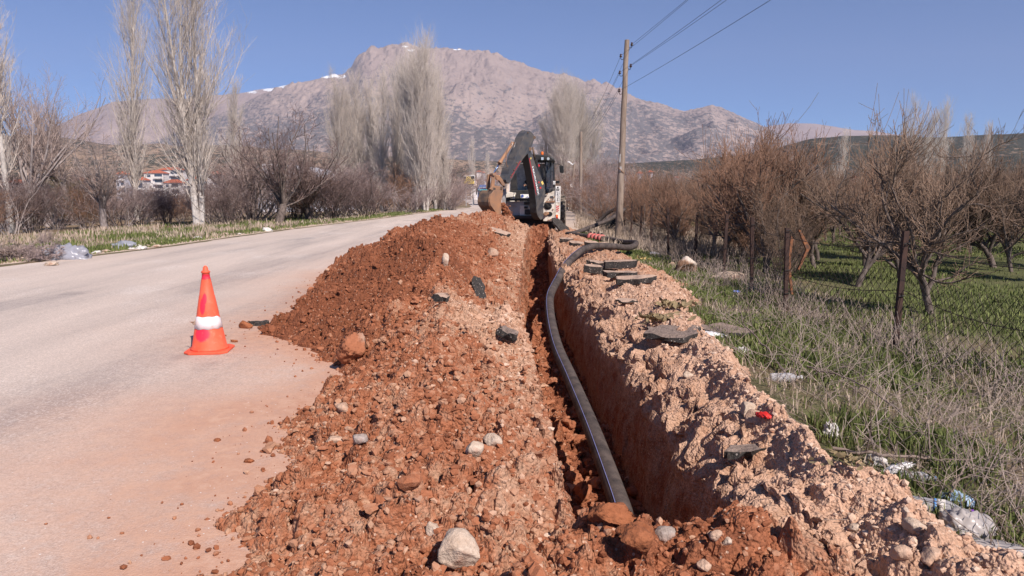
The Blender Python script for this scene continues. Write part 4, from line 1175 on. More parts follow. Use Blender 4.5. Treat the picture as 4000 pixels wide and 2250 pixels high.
b = MB(); b.cyl(RP(2176, 711, YC + .5), RP(2181, 711, YC + .3), .05, .055, 12); b.box(RP(2173, 713, YC + .6), (.14, .05, .05), Rm); hl = b.build('front_lamp', INK, M_)
b = MB(); rear(b, rrect(2160.5, 707, 2170, 720), YC + .2, .006); pt = b.build('number_sticker', WHITE_P, M_)
text_part('lettering', '13', RP(2162, 717.5, YC + .195), xd, yd, .07, INK, pt, .07)
b = MB(); rear(b, [(2033, 758.5), (2068, 758.5), (2068, 773.5), (2034, 773.5)], YC - .07, .006); st = b.build('company_sticker', WHITE_P, M_)
t = MB(); t.lathe(RP(2040.5, 765.5, YC - .078), [(.022, 0), (.055, 0), (.055, .004), (.022, .004)], 20, 0, -back); rear(t, rrect(2035, 767, 2039, 772), YC - .08, .003); t.tube([RP(2054, 773, YC - .08), RP(2060, 768, YC - .08), RP(2066, 773, YC - .08)], .01, 5); t.build('emblem', BLUE_INK, st)
# cab interior
b = MB(); rear(b, [(2010, 640), (2128, 640), (2128, 742), (2012, 742)], YC + 1.45, .04); b.build('windscreen', LINING, M_)
b = MB(); b.box(L(-.13, 2.0, 1.42), (.5, .5, .14), Rm); b.box(L(-.13, 2.28, 1.78), (.5, .12, .62), Rm); b.build('operator_seat', SEAT, M_, bevel=.04)
b = MB(); b.box(L(-.40, 1.55, 1.28), (.17, .25, .42), Rm, 0, .8); cs = b.build('control_console', PAINT_LIGHTGREY, M_, bevel=.02)
b = MB(); b.tube([L(-.38, 1.5, 1.5), L(-.36, 1.45, 1.72)], .012, 6); b.lathe(L(-.36, 1.45, 1.72), [(.001, -.03), (.03, 0), (.001, .04)], 8); b.tube([L(.1, 1.5, 1.4), L(.1, 1.45, 1.72)], .012, 6); b.build('control_lever', INK, cs)

# boom, dipper and bucket stand in one upright plane swung to the left
TH = math.radians(38)
KP = Vector((1.12, 27.30, 0)); dv = Vector((-math.sin(TH), -math.cos(TH), 0)); nv = Vector((math.cos(TH), -math.sin(TH), 0))
def BP(px, py, off=0.0):
    d = Vector(ray(px, py)); o = Vector((0, 0, CAM_H)); p0 = KP + nv * off
    return o + d * ((p0 - o).dot(nv) / d.dot(nv))
def blade(mb, pts, off, w, mi=0, mis=None): return mb.prism([BP(a, c, off) for a, c in pts], nv * -w, mi, mis)
boom_pts = [(2062, 600), (2065.5, 619.5), (2073, 659), (2080.7, 701), (2088, 739), (2094.4, 795), (2095, 812), (2097, 832), (2102, 847), (2112, 859), (2120, 856), (2124, 845), (2121.5, 823), (2124, 795), (2131, 761), (2128.5, 722), (2117, 698), (2105, 671), (2093, 644), (2081, 607), (2074.6, 590), (2067, 590)]
b = MB(); blade(b, boom_pts, .15, .30, 0, 1); bo = b.build('boom', [PAINT_GREY, PAINT_BLACK], M_, bevel=.012)
p0 = BP(2077.5, 652, .15); p1 = BP(2101.5, 765, .15); xdv = (p1 - p0).normalized(); ydv = nv.cross(xdv)
text_part('lettering', 'HiDROMEK', p0, xdv, ydv, .085, WHITE_INK, bo, (p1 - p0).length, nrm_off=.005, bold=.02)
b = MB()
for a0, a1, w0 in (((2065.5, 617), (2094, 762), 1.0), ((2067.5, 617), (2092, 745), .7)):
    b.prism([BP(a0[0] + .6, a0[1], .154), BP(a1[0] + .6, a1[1], .154), BP(a1[0] + .6 + w0, a1[1], .154), BP(a0[0] + .6 + w0, a0[1], .154)], nv * .002)
b.prism([BP(a, c, .154) for a, c in ((2105, 708.5), (2108, 712), (2105.5, 716), (2102, 712))], nv * .003)
b.prism([BP(a, c, .154) for a, c in ((2108.5, 730), (2114, 730), (2114, 737), (2108.5, 737))], nv * .003)
b.build('red_decal', RED_INK, bo)
b = MB()
b.prism([BP(a, c, .154) for a, c in ((2113, 712), (2118.5, 706), (2124, 717), (2119, 723))], nv * .003)
b.prism([BP(a, c, .154) for a, c in ((2070.5, 615), (2076.5, 616), (2073, 624))], nv * .003)
b.build('yellow_label', YELLOW_INK, bo)
dip_pts = [(2069.6, 509.8), (2055, 518), (2043, 538), (2035.5, 565), (2022, 594), (2013, 615), (2011, 625), (1991, 659), (1987.5, 680), (1975.5, 702), (1979, 712.5), (1989, 717.5), (1994.5, 709), (2037, 634), (2043, 621), (2055, 607), (2074, 588.5), (2074, 581.5), (2079, 567.7), (2086, 547), (2089.5, 533), (2082.5, 522)]
b = MB(); blade(b, dip_pts, .175, .35, 0, 0); di = b.build('dipper', PAINT_GREY, M_, bevel=.01)
p0 = BP(1996.5, 697, .175); p1 = BP(2035, 630, .175); xd2 = (p1 - p0).normalized(); yd2 = nv.cross(xd2)
text_part('lettering', 'CIHAN YUKSASMA', p0, xd2, yd2, .06, RED_INK, di, (p1 - p0).length, nrm_off=.005)
b = MB()
blade(b, [(2041, 515), (2051, 508), (2055, 518), (2043, 538), (2038, 548), (2028, 545)], -.06, .16)
b.tube([BP(x, y, .19) for x, y in ((2082, 531), (2072, 560), (2065, 571), (2056, 590), (2040, 620))], .010, 5)
b.tube([BP(x, y, .0) for x, y in ((2018, 588), (2005, 615), (1995, 640), (1980, 680))], .012, 5)
b.build('linkage_plate', PAINT_GREY, di, bevel=.006)
b = MB()
for x, y, r in ((2087, 537, .055), (2070.5, 582, .065), (2062, 518, .03), (2019.5, 637, .03), (2007, 663, .03), (1998, 683, .022)): b.cyl(BP(x, y, .20), BP(x, y, -.20), r, None, 14)
b.build('pivot_pin', STEEL_DARK, di, bevel=.006)
# crowd (bucket) cylinder on top of the dipper
b = MB(); b.cyl(BP(2004, 556, 0), BP(1953, 635, 0), .055, None, 14); b.cyl(BP(1956, 630, 0), BP(1951, 638, 0), .075, None, 14); b.tube(spline([BP(2004, 556, .06), BP(1990, 570, .08), BP(1978, 605, .09), BP(1978, 640, .06), BP(1990, 660, .02)], 14), .013, 6)
bc = b.build('bucket_cylinder', STEEL_WORN, M_, smooth=False)
b = MB(); b.cyl(BP(1953, 635, 0), BP(1929, 677, 0), .034, None, 14); b.build('cylinder_rod', CHROME, bc, smooth=True)
b = MB(); b.tube([BP(x, y, .06) for x, y in ((1999, 570), (2003, 553), (2010, 551), (2014, 557), (2008, 575))], .011, 6); b.tube([BP(x, y, -.06) for x, y in ((1995, 570), (1999, 556), (2006, 553))], .011, 6); b.build('hydraulic_pipe', simple('bright_pipe', (.5, .46, .43), .35, .2, 10, .6), bc, smooth=True)
# boom cylinder behind the boom
b = MB(); b.cyl(BP(2090, 626, -.05), BP(2112, 712, -.05), .075, None, 14); b.cyl(BP(2089, 624, -.05), BP(2091, 632, -.05), .09, None, 14)
bcy = b.build('boom_cylinder', PAINT_BLACK, M_)
b = MB(); b.cyl(BP(2081, 575, -.05), BP(2090, 626, -.05), .035, None, 12); b.build('cylinder_rod', STEEL_DARK, bcy, smooth=True)
b = MB(); b.cyl(BP(2099, 645, -.05), BP(2100.6, 651, -.05), .079, None, 14); b.build('red_band', RED_INK, bcy)
# bucket links
b = MB()
blade(b, [(1908, 682), (1917, 680), (1915, 740), (1903, 740)], -.13, .07); blade(b, [(1926, 682), (1938, 680), (1930, 738), (1920, 738)], .17, .07)
b.cyl(BP(1930, 681, .22), BP(1915, 683, -.18), .05, None, 14); b.cyl(BP(1924, 735, .18), BP(1908, 738, -.18), .055, None, 14)
blade(b, [(1938, 686), (1950, 683), (1963, 700), (1973, 719), (1970, 727), (1962, 723), (1952, 706), (1940, 702)], .19, .05)
blade(b, [(1930, 681), (1945, 683), (1958, 698), (1966, 716), (1960, 722), (1948, 704), (1934, 700)], -.14, .05)
b.build('tipping_link', STEEL_WORN, M_, bevel=.012)
# bucket
b = MB()
shell = [(1931, 742), (1963, 747), (1966, 757), (1962, 770), (1958.5, 786), (1958, 812), (1960.5, 848), (1961.5, 858), (1957, 856), (1917, 803), (1914, 789), (1915.5, 772), (1920, 757)]
inner = [(1934, 750), (1958, 753), (1956, 786), (1956, 812), (1957, 845), (1921, 800), (1919, 785), (1921, 768), (1926, 757)]
bp = MB()
o1 = .31
back_line = [(1931, 742), (1920, 757), (1915.5, 772), (1914, 789), (1917, 803), (1938, 832), (1961, 862)]
thick_in = [(1936, 747), (1924, 761), (1920, 774), (1918.5, 788), (1921, 800), (1941, 828), (1962, 856)]
blade(bp, back_line + thick_in[::-1], o1, .54)
RIBS = []
for k in range(5):
    oo = o1 - .02 - k * .118
    ext = [(a - 4.2, c + 1.2) for a, c in back_line[1:6]]
    rb_ = MB(); blade(rb_, back_line[1:6] + ext[::-1], oo, .045); RIBS.append(rb_)
bk = bp.build('bucket', STEEL_DARK, M_, bevel=.008)
for rb_ in RIBS: rb_.build('rib', STEEL_WORN, bk, bevel=.006)
b = MB(); blade(b, shell, o1 + .02, .03); blade(b, shell, o1 - .54, .03)
blade(b, [(1914, 738), (1925, 727), (1940, 726), (1964, 729), (1966, 750), (1931, 749)], .21, .05); blade(b, [(1914, 738), (1925, 727), (1940, 726), (1964, 729), (1966, 750), (1925, 752)], -.13, .05)
b.build('bucket_side', STEEL_WORN, bk, bevel=.01)
b = MB(); b.cyl(BP(1931, 738, .24), BP(1931, 738, -.22), .045, None, 14); b.cyl(BP(1958, 734, .24), BP(1958, 734, -.22), .045, None, 14); b.build('bucket_pin', STEEL_DARK, bk)
b = MB()
for k in range(5):
    oo = o1 - .02 - k * .12; blade(b, [(1958, 858), (1963, 855), (1966.5, 868), (1964, 869)], oo, .06)
b.build('tooth', STEEL_WORN, bk, bevel=.005)

# operator, seated facing the boom
def skin_figure(name, joints, edges, radii, mat, parent, sub=2):
    base = np.array(parent.location)
    me = bpy.data.meshes.new(name); me.from_pydata([tuple(np.array(j) - base) for j in joints], edges, [])
    o = link(name, me, parent)
    me.materials.append(mat)
    sk = o.modifiers.new('skin', 'SKIN'); sk.use_smooth_shade = True
    if not me.skin_vertices: me.skin_vertices.new()
    for k, r in enumerate(radii):
        me.skin_vertices[0].data[k].radius = (r, r)
    me.skin_vertices[0].data[0].use_root = True
    ss = o.modifiers.new('sub', 'SUBSURF'); ss.levels = sub; ss.render_levels = sub
    return o
OPX, OPY = -.13, 2.02
op = thing('person', L(OPX, OPY, 1.42), 'excavator driver in dark clothes with reflective bands, seated in the cab', 'person')
J = [(0, 0, 1.56), (0, .03, 1.74), (0, .02, 1.93), (0, -.0, 2.06), (0, -.03, 2.14), (0, -.05, 2.25),
     (-.17, .0, 2.0), (-.30, -.10, 1.80), (-.27, -.42, 1.76), (.17, .0, 2.0), (.30, -.10, 1.80), (.24, -.42, 1.76),
     (-.10, -.05, 1.54), (-.13, -.46, 1.54), (-.13, -.50, 1.16), (-.13, -.62, 1.12), (.10, -.05, 1.54), (.13, -.46, 1.54), (.13, -.50, 1.16), (.13, -.62, 1.12)]
J = [L(OPX + x, OPY + y, z) for x, y, z in J]
Eg = [(0, 1), (1, 2), (2, 3), (3, 4), (4, 5), (2, 6), (6, 7), (7, 8), (2, 9), (9, 10), (10, 11), (0, 12), (12, 13), (13, 14), (14, 15), (0, 16), (16, 17), (17, 18), (18, 19)]
Rd = [.14, .145, .15, .07, .062, .085, .075, .055, .042, .075, .055, .042, .095, .075, .055, .04, .095, .075, .055, .04]
DARK_CLOTH = simple('dark_cloth', (.025, .026, .033), .9, .3, 12)
SKIN_M = simple('skin', (.36, .19, .12), .6, .1, 20)
skin_figure('body', J, Eg, Rd, DARK_CLOTH, op)
b = MB(); hc_ = L(OPX, OPY - .05, 2.27)
V, Fq = ico(3); hv_ = V * np.array((.078, .098, .118)); hv_[:, 2] += np.where(V[:, 2] < -.3, -.012, 0); hv_[:, 1] -= np.exp(-((V[:, 0] / .2) ** 2 + ((V[:, 2] + .1) / .3) ** 2)) * (V[:, 1] < 0) * .022
hw = [hc_ + Rm @ Vector(p) for p in hv_]
b.add(hw, [tuple(f) for f in Fq])
for s in (-1, 1): b.box(L(OPX + s * .082, OPY - .04, 2.27), (.018, .04, .06), Rm)
b.build('head', SKIN_M, op, smooth=True)
b = MB(); V2 = V.copy(); sel = V2[:, 2] > .15
hv2 = V2 * np.array((.086, .106, .125))
fs = [tuple(f) for f in Fq if all(V2[i, 2] > .1 + .35 * (V2[i, 1] < -.2) for i in f)]
b.add([hc_ + Rm @ Vector(p) for p in hv2], fs); b.build('hair', INK, op, smooth=True)
b = MB()
for z in (1.78, 1.84): b.lathe(L(OPX, OPY + .03, z), [(.150, 0), (.152, .02)], 20, 0, (0, 0, 1))
b.build('reflective_band', WHITE_P, op)
b = MB()
for s, hx_ in ((-1, J[8]), (1, J[11])):
    d = (Rm @ Vector((0, -1, -.12))).normalized(); sd_ = Rm @ Vector((1, 0, 0))
    b.box(hx_ + d * .05, (.075, .085, .03), Rm)
    for q in range(4):
        f0 = hx_ + d * .09 + sd_ * ((q - 1.5) * .019); f1 = f0 + d * (.03 + .006 * (q in (1, 2))) + Vector((0, 0, -.012)); f2 = f1 + d * .008 + Vector((0, 0, -.03))
        b.tube([f0, f1, f2], [.010, .009, .007], 6)
    b.tube([hx_ + d * .03 + sd_ * (-s * .035), hx_ + d * .06 + sd_ * (-s * .055), hx_ + d * .085 + sd_ * (-s * .05) + Vector((0, 0, -.02))], [.012, .011, .008], 6)
b.build('hand', SKIN_M, op, smooth=True, bevel=.006)

# soil pouring from the bucket
rngs = np.random.default_rng(77)
parts = []
for k in range(1500):
    t = rngs.random() ** .8
    px = 1963 + 17 * min(1, t * 3) + rngs.normal() * (7 + 6 * t) ; py = 795 + t * 118 + rngs.normal() * 3
    c = BP(px, py, .31 - rngs.random() * .60)
    s = .014 + .05 * rngs.random() ** 3 * (1 - t * .5)
    V, Fq = ico(1); parts.append((V * s * rngs.uniform(.6, 1.2, 3) * (1 + .2 * rngs.normal(size=(len(V), 1))) + np.array(c), Fq))
V, Fq = merge(parts)
fme = make_mesh('falling_soil', V, [Fq], [SOIL], None, False); attr(fme, 'dry', np.full(len(V), .38))
tag(link('falling_soil', fme), kind='stuff')
# ------------------------------------------------------------------ traffic cone
CONE_O = NT('cone_orange'); _v = CONE_O.coord(); _n = CONE_O.noise(6, 4, .6)
_x = CONE_O.n.new('ShaderNodeSeparateXYZ'); CONE_O.l.new(_v, _x.inputs[0])
def blob(m, xyz, cx, cz, rx, rz):
    dx = m.math('DIVIDE', m.math('SUBTRACT', xyz.outputs[0], cx), rx); dz = m.math('DIVIDE', m.math('SUBTRACT', xyz.outputs[2], cz), rz)
    return m.math('ADD', m.math('MULTIPLY', dx, dx), m.math('MULTIPLY', dz, dz))
_d = CONE_O.math('MINIMUM', CONE_O.math('MINIMUM', blob(CONE_O, _x, -.012, .175, .075, .075), blob(CONE_O, _x, -.012, .43, .028, .085)), blob(CONE_O, _x, .0, .70, .08, .028))
_d = CONE_O.math('MINIMUM', _d, blob(CONE_O, _x, .005, .50, .022, .06))
_d = CONE_O.math('ADD', _d, CONE_O.math('MULTIPLY', CONE_O.math('SUBTRACT', _n, .5), .8))
_k = CONE_O.ramp(_d, [(.55, 1.0), (1.0, 0.0)])
_c = CONE_O.mix(_k, CONE_O.ramp(_n, [(.35, (.74, .092, .045)), (.65, (.80, .13, .068))]), (.66, .028, .062))
_c = CONE_O.mix(CONE_O.ramp(CONE_O.noise(25, 6, .7), [(.56, 0.0), (.75, .35)]), _c, (.62, .35, .25))
CONE_O.col(_c).rough(.55)
cl = at(820, 1371)
co_ = thing('traffic_cone', (cl[0], cl[1], .005), 'weathered orange traffic cone with red spray marks and a torn white band, on the road', 'traffic cone')
H = .80
b = MB(); s = .172
pts = []
for k in range(4):
    a = math.pi / 4 + k * math.pi / 2 + .12
    for da in (-.17, .17): pts.append((s * 1.38 * math.cos(a + da), s * 1.38 * math.sin(a + da), 0))
b.prism([Vector(p) for p in pts], (0, 0, .022))
for v_ in range(len(b.v)): b.v[v_] = (b.v[v_][0] + cl[0], b.v[v_][1] + cl[1], b.v[v_][2] + .005 + .02 * (b.v[v_][0] > .1) * 0)
b.build('base', CONE_O.m, co_, bevel=.006)
def rc(z): return .155 - (.155 - .036) * (z - .03) / .68
b = MB(); b.lathe((cl[0], cl[1], .005), [(.172, .018), (.168, .04), (.155, .045), (rc(.24), .24), (rc(.243) - .003, .243), (rc(.36), .36), (rc(.52), .52), (rc(.523) - .002, .523), (rc(.66), .66), (.036, .70), (.034, .735), (.041, .737), (.038, .75), (.026, .757), (.021, .785), (.010, .80), (.001, .802)], 32)
b.build('body', CONE_O.m, co_, smooth=True)
b = MB(); rng = np.random.default_rng(3); n = 28; P = []
for j, z in enumerate((.222, .28, .335)):
    for k in range(n):
        a = -math.pi * 1.02 + k * math.pi * 1.1 / (n - 1)
        zz = z
        if j == 0: zz += .004 * math.sin(k * 1.1) + (.02 if k < 3 else 0)
        if j == 2: zz += .003 * math.sin(k * .9) - (.055 * max(0, 1 - k / 6.0)) - (.03 * max(0, (k - n + 6) / 6))
        r = rc(zz) + .004 + (.012 if k == 0 and j else 0)
        P.append((cl[0] + r * math.cos(a), cl[1] + r * math.sin(a), zz + .005))
b.add(P, [(j * n + k, j * n + k + 1, (j + 1) * n + k + 1, (j + 1) * n + k) for j in range(2) for k in range(n - 1)])
WB = worn('torn_white_band', (.78, .72, .74), (.60, .25, .16), .8, .5, 14, .3, thr=.60)
ob = b.build('band', WB, co_, smooth=True); md = ob.modifiers.new('thick', 'SOLIDIFY'); md.thickness = .002
b = MB(); b.add([(cl[0] - .13, cl[1] - .05, .275), (cl[0] - .155, cl[1] - .06, .29), (cl[0] - .10, cl[1] - .10, .265), (cl[0] - .085, cl[1] - .11, .30), (cl[0] - .06, cl[1] - .125, .33), (cl[0] - .075, cl[1] - .13, .28)], [(0, 1, 3, 2), (2, 3, 4, 5)])
ob = b.build('band_flap', simple('peeled_backing', (.62, .42, .28), .7), co_); md = ob.modifiers.new('thick', 'SOLIDIFY'); md.thickness = .002

# ------------------------------------------------------------------ stones and asphalt pieces
def stone_mat(name, c, c2, scale=9, red=0.0, thr=.5):
    m = NT(name); v = m.coord('Object'); n1 = m.noise(scale, 6, .65, v); n2 = m.noise(scale * 6, 4, .6, v)
    cc = m.ramp(n1, [(.35, c2), (.6, c)])
    if red: cc = m.mix(m.ramp(m.noise(scale * .5, 4, .6, v), [(thr, 0.0), (thr + .1, red)]), cc, RED)
    cc = m.mix(1.0, cc, m.ramp(n2, [(.3, .8), (.7, 1.1)]), 'MULTIPLY')
    m.col(cc).bump(m.math('ADD', n1, n2), .6, .02); return m.m
ST_WHITE = stone_mat('pale_limestone', (.56, .45, .36), (.42, .30, .22), 9, .6, .56)
ST_TAN = stone_mat('tan_stone', (.54, .38, .28), (.42, .26, .18), 9, .4, .55)
ST_RED = stone_mat('red_clay_lump', (.33, .12, .055), (.25, .085, .036), 9, 0)
ST_GREY = stone_mat('grey_stone', (.38, .32, .29), (.30, .23, .19), 9, .4, .55)
ST_MIX = stone_mat('pale_stone_with_red_clay', (.52, .36, .28), (.38, .24, .17), 5, 1.0, .36)
BROWN_B = NT('brown_boulder_white_top'); _v = BROWN_B.coord(); _n = BROWN_B.noise(7, 5, .65, _v); _x = BROWN_B.n.new('ShaderNodeSeparateXYZ'); BROWN_B.l.new(_v, _x.inputs[0])
_k = BROWN_B.ramp(BROWN_B.math('ADD', BROWN_B.math('ADD', _x.outputs[2], BROWN_B.math('MULTIPLY', _x.outputs[0], .35)), BROWN_B.math('MULTIPLY', BROWN_B.math('SUBTRACT', _n, .5), .25)), [(.10, 0.0), (.16, 1.0)])
BROWN_B.col(BROWN_B.mix(_k, BROWN_B.ramp(_n, [(.35, (.17, .095, .06)), (.65, (.32, .19, .12))]), (.56, .47, .40))).bump(BROWN_B.noise(30, 4, .6, _v), .6, .02)
BROWN_B = BROWN_B.m
def rock(name, label, p, size, mat, seed, squash=(1, .85, .7), sink=.25, sub=4, rz=0.0, cat='stone', group=None, tilt=0.0, rough=.25):
    rng = np.random.default_rng(seed)
    V, Fq = rock_shape(rng, sub, squash, rough, 9)
    V = V + .03 * np.stack([vnoise(V[:, 1] * 5 + seed, V[:, 2] * 5, seed), vnoise(V[:, 0] * 5, V[:, 2] * 5 + seed, seed + 1), vnoise(V[:, 0] * 5 + 3, V[:, 1] * 5, seed + 2)], 1) * 2
    V = V * size * .78
    R = np.array(Euler((tilt, tilt * .6, rz)).to_matrix()); V = V @ R.T
    zmin = V[:, 2].min(); hgt = V[:, 2].max() - zmin
    me = make_mesh(name, V, [Fq], [mat])
    o = link(name, me, None, (float(p[0]), float(p[1]), float(p[2]) - zmin - (sink + .06) * hgt))
    return tag(o, label, cat, group)
def on_surf(px, py):
    """where the photo pixel's ray meets the dug ground"""
    d = ray(px, py); best = None
    for y in np.linspace(2.2, 29, 2200):
        t = y / d[1]; x = d[0] * t; z = CAM_H + d[2] * t
        if z > 1.2: continue
        h = surf(x, y) if -4 < x < xr(y) + 3 else float(G(x, y))
        if z <= h: return np.array((x, y, h))
    return at(px, py)
W = lambda a, c: on_surf(a * K4, c * K4)
rock('boulder', 'large white rock in the foreground at the bottom edge of the picture', W(1150, 1425), .125, ST_WHITE, 5, (1, .9, 1.0), .12, 4, .4)
rock('stone', 'pale angular stone on the near heap, left of its rounder twin', W(1193, 1142), .062, ST_WHITE, 6, (.9, .8, 1.0), .2, 3)
rock('stone', 'pale rounded stone on the near heap, close to the angular one', W(1238, 1122), .066, ST_WHITE, 7, (1, .8, .9), .2, 3)
rock('boulder', 'big boulder with a pale pink top, half covered in red clay', W(882, 905), .185, ST_MIX, 11, (1.05, .9, .95), .12, 4, .8, rough=.7)
rock('clay_lump', 'brown clay lump lying on the road beyond the cone', at(960, 1284), .105, ST_RED, 13, (1.05, .8, .75), .08, 3)
rock('stone', 'upright pale stone on the slope of the far heap', W(1121, 665), .135, ST_WHITE, 14, (.42, .35, 1.15), .25, 3, tilt=.15)
rock('stone', 'tan stone near the crest of the far heap', W(1240, 641), .14, ST_TAN, 15, (1, .8, .7), .2, 3)
rock('stone', 'grey stone on the near part of the heap toward the road', W(905, 1112), .055, ST_GREY, 16, (1, .8, .8), .2, 3)
rock('stone', 'brown round stone at the road side of the heap', W(865, 1035), .07, ST_TAN, 17, (1, .8, .7), .25, 3)
rock('stone', 'white pebble-like stone above the large foreground rock', W(1090, 1338), .05, ST_WHITE, 18, (.8, .7, 1), .2, 3)
rock('stone', 'flat brownish stone on the ground between road and heap', W(840, 1110), .05, ST_TAN, 19, (1.5, .8, .5), .2, 3)
rock('stone', 'pale stone on the mound in front of the trench', W(1800, 1362), .034, ST_TAN, 20, (1, .9, .9), .2, 3)
rock('stone', 'second pale stone on the mound, right beside the other', W(1828, 1370), .030, ST_WHITE, 21, (.8, .8, 1), .2, 3)
rock('stone', 'pale rounded stone at the bottom edge on the foreground mound', W(1770, 1432), .034, ST_TAN, 22, (1, .9, .8), .2, 3)
rock('clay_lump', 'big crumbly red clay lump on the rim where the pipe is buried', W(1545, 1312), .085, ST_RED, 23, (1.5, .9, .85), .25, 4, .1, rough=.6)
rock('clay_lump', 'angular red-brown lump on the foreground mound casting a shadow', W(1600, 1380), .095, ST_RED, 24, (1.1, .9, .9), .25, 4, .6, rough=.6)
rock('clay_lump', 'pinkish brown lump on the foreground mound', W(1680, 1350), .06, ST_GREY, 25, (1.1, .9, .7), .25, 3, rough=.4)
rock('clay_lump', 'small brown lump alone on the road below the cone', at(852, 1725), .03, ST_RED, 26, (1.2, .8, .6), .1, 3)
rock('clay_lump', 'brown lump on the road between the cone and the near heap', at(972, 1808), .042, ST_RED, 27, (1.4, .8, .55), .1, 3)
rock('clay_lump', 'orange lump just outside the near heap edge', at(1066, 1888), .045, ST_RED, 28, (1.1, .8, .7), .1, 3)
rock('clay_lump', 'clay crumb against the back corner of the cone base', at(915, 1338), .045, ST_RED, 29, (1.4, .8, .6), .1, 3)
rock('boulder', 'big brown boulder with a white top on the verge by the fence', onG(1722 * K4, 690 * K4), .40, BROWN_B, 31, (1.05, .8, .9), .15, 4, .5)
rock('boulder', 'long flat whitish rock on the verge beside the brown boulder', onG(1835 * K4, 712 * K4), .44, ST_WHITE, 32, (1.25, .5, .5), .2, 4, -.2)
rock('stone', 'pale block among the spoil near the brown boulder', W(1690, 668), .12, ST_TAN, 33, (1, .8, .7), .2, 3)
for k, (a, c, s, lb) in enumerate([(1905, 1055, .085, 'large tan stone bulging from the soil bank under the red scrap'), (1880, 1040, .10, 'pinkish stone block in the soil bank'), (2280, 1310, .055, 'tan stone at the lower end of the bank under the plastic bottle'), (2300, 1335, .06, 'pale long stone in the row along the lower bank'),
                                 (2335, 1420, .065, 'tan boulder with a white fleck at the lower bank'), (2275, 1295, .035, 'small round stone below the plastic bottle'), (2265, 1395, .05, 'brown stone low on the pale bank'), (2150, 1330, .035, 'small tan stone on the crest of the pale bank'), (1540, 895, .06, 'small brown stone on the bank above the smooth trench wall'), (1730, 950, .06, 'brown stone by the dry stalks on the bank')]):
    rock('stone', lb, W(a, c), s, [ST_TAN, ST_WHITE, ST_TAN, ST_WHITE][k % 4] if k not in (6, 8) else ST_TAN, 50 + k, (1.1, .8, .8), .3, 3, k)

ASP_EDGE = NT('asphalt_broken_edge'); _n = ASP_EDGE.noise(40, 4, .7); _v2 = ASP_EDGE.voro(55); _vc = ASP_EDGE.voro(55, None, 'Color')
ASP_EDGE.col(ASP_EDGE.mix(ASP_EDGE.math('MULTIPLY', ASP_EDGE.math('LESS_THAN', _v2, .3), ASP_EDGE.math('GREATER_THAN', _vc, .75)), ASP_EDGE.ramp(_n, [(.3, (.02, .018, .017)), (.6, (.06, .052, .048)), (.78, (.26, .17, .12))]), (.40, .35, .31))).bump(_n, .8, .02)
ASP_TOP = NT('asphalt_top'); _n = ASP_TOP.noise(8, 6, .65); ASP_TOP.col(ASP_TOP.ramp(_n, [(.3, (.33, .235, .185)), (.62, (.50, .35, .265))])).bump(ASP_TOP.noise(60, 4), .7, .02)
ASP_DARK = NT('old_asphalt_face'); _n = ASP_DARK.noise(30, 6, .7); ASP_DARK.col(ASP_DARK.ramp(_n, [(.3, (.16, .12, .10)), (.7, (.36, .27, .225))])).bump(_n, .9, .03)
ASP_EDGE, ASP_TOP, ASP_DARK = ASP_EDGE.m, ASP_TOP.m, ASP_DARK.m
def slab(label, p, a, c, th, seed, rz=0, tilt=(0, 0), top=None, lift=.0):
    rng = np.random.default_rng(seed); n = 18; P = []
    for k in range(n):
        t = 2 * math.pi * k / n; ct, st_ = math.cos(t), math.sin(t)
        r = (abs(ct) ** 4 + abs(st_) ** 4) ** -.25 * rng.uniform(.80, 1.05)
        P.append(Vector((a * ct * r, c * st_ * r, 0)))
    R = Euler((tilt[0], tilt[1], rz)).to_matrix()
    b = MB(); b.prism(P, (0, 0, th), 0, 1)
    b.v = [tuple(R @ Vector((q[0] + .012 * rng.normal(), q[1] + .012 * rng.normal(), q[2] + .006 * rng.normal()))) for q in b.v]
    o = b.build('asphalt_slab', [top or ASP_TOP, ASP_EDGE], None, loc=(0, 0, 0), bevel=.004)
    o.location = (float(p[0]), float(p[1]), float(p[2]) + lift)
    return tag(o, label, 'asphalt slab', 'broken asphalt pieces')
slab('elongated black asphalt sliver leaning on the far heap', W(1203, 745), .075, .30, .06, 1, .25, (.5, .15), ASP_EDGE)
slab('black asphalt chip beside the clay lump on the road', at(1012, 1272), .11, .05, .05, 2, .1, (0, 0), ASP_EDGE)
slab('large dark asphalt slab lying at the edge of the bank', W(1690, 838), .27, .20, .045, 3, -.5, (.12, -.05), ASP_DARK, -.02)
slab('second dark asphalt slab, half in the grass behind the first', W(1815, 840), .27, .25, .045, 4, .3, (.03, .05), ASP_DARK, .02)
slab('small rough asphalt block sticking out above the smooth trench wall', W(1872, 1155), .11, .045, .045, 5, .12, (.1, -.1), ASP_DARK, .02)
slab('flat asphalt piece on the bank below the dark slabs', W(1578, 762), .14, .10, .03, 6, .2, (0, 0), None, .01)
slab('grey asphalt slab on the heap crest near the bucket', W(1255, 590), .28, .13, .06, 7, -.5, (.2, .25), None, .02)
slab('pale asphalt chip on the heap beside the sliver', W(1108, 762), .07, .05, .05, 8, .5, (.2, .2), None, .02)
slab('asphalt chip at the trench edge of the heap', W(1275, 855), .085, .05, .05, 9, -.3, (.1, .3), ASP_DARK, .02)
slab('black plate of asphalt leaning by the rear wheel', (1.72, 25.6, .05), .55, .2, .06, 10, -.95, (.1, .55), ASP_EDGE, .15)
rs = np.random.default_rng(91)
SL = [(1450, 618), (1500, 622), (1530, 628), (1425, 608), (1510, 668), (1560, 674), (1500, 690), (1560, 700), (1600, 712)]
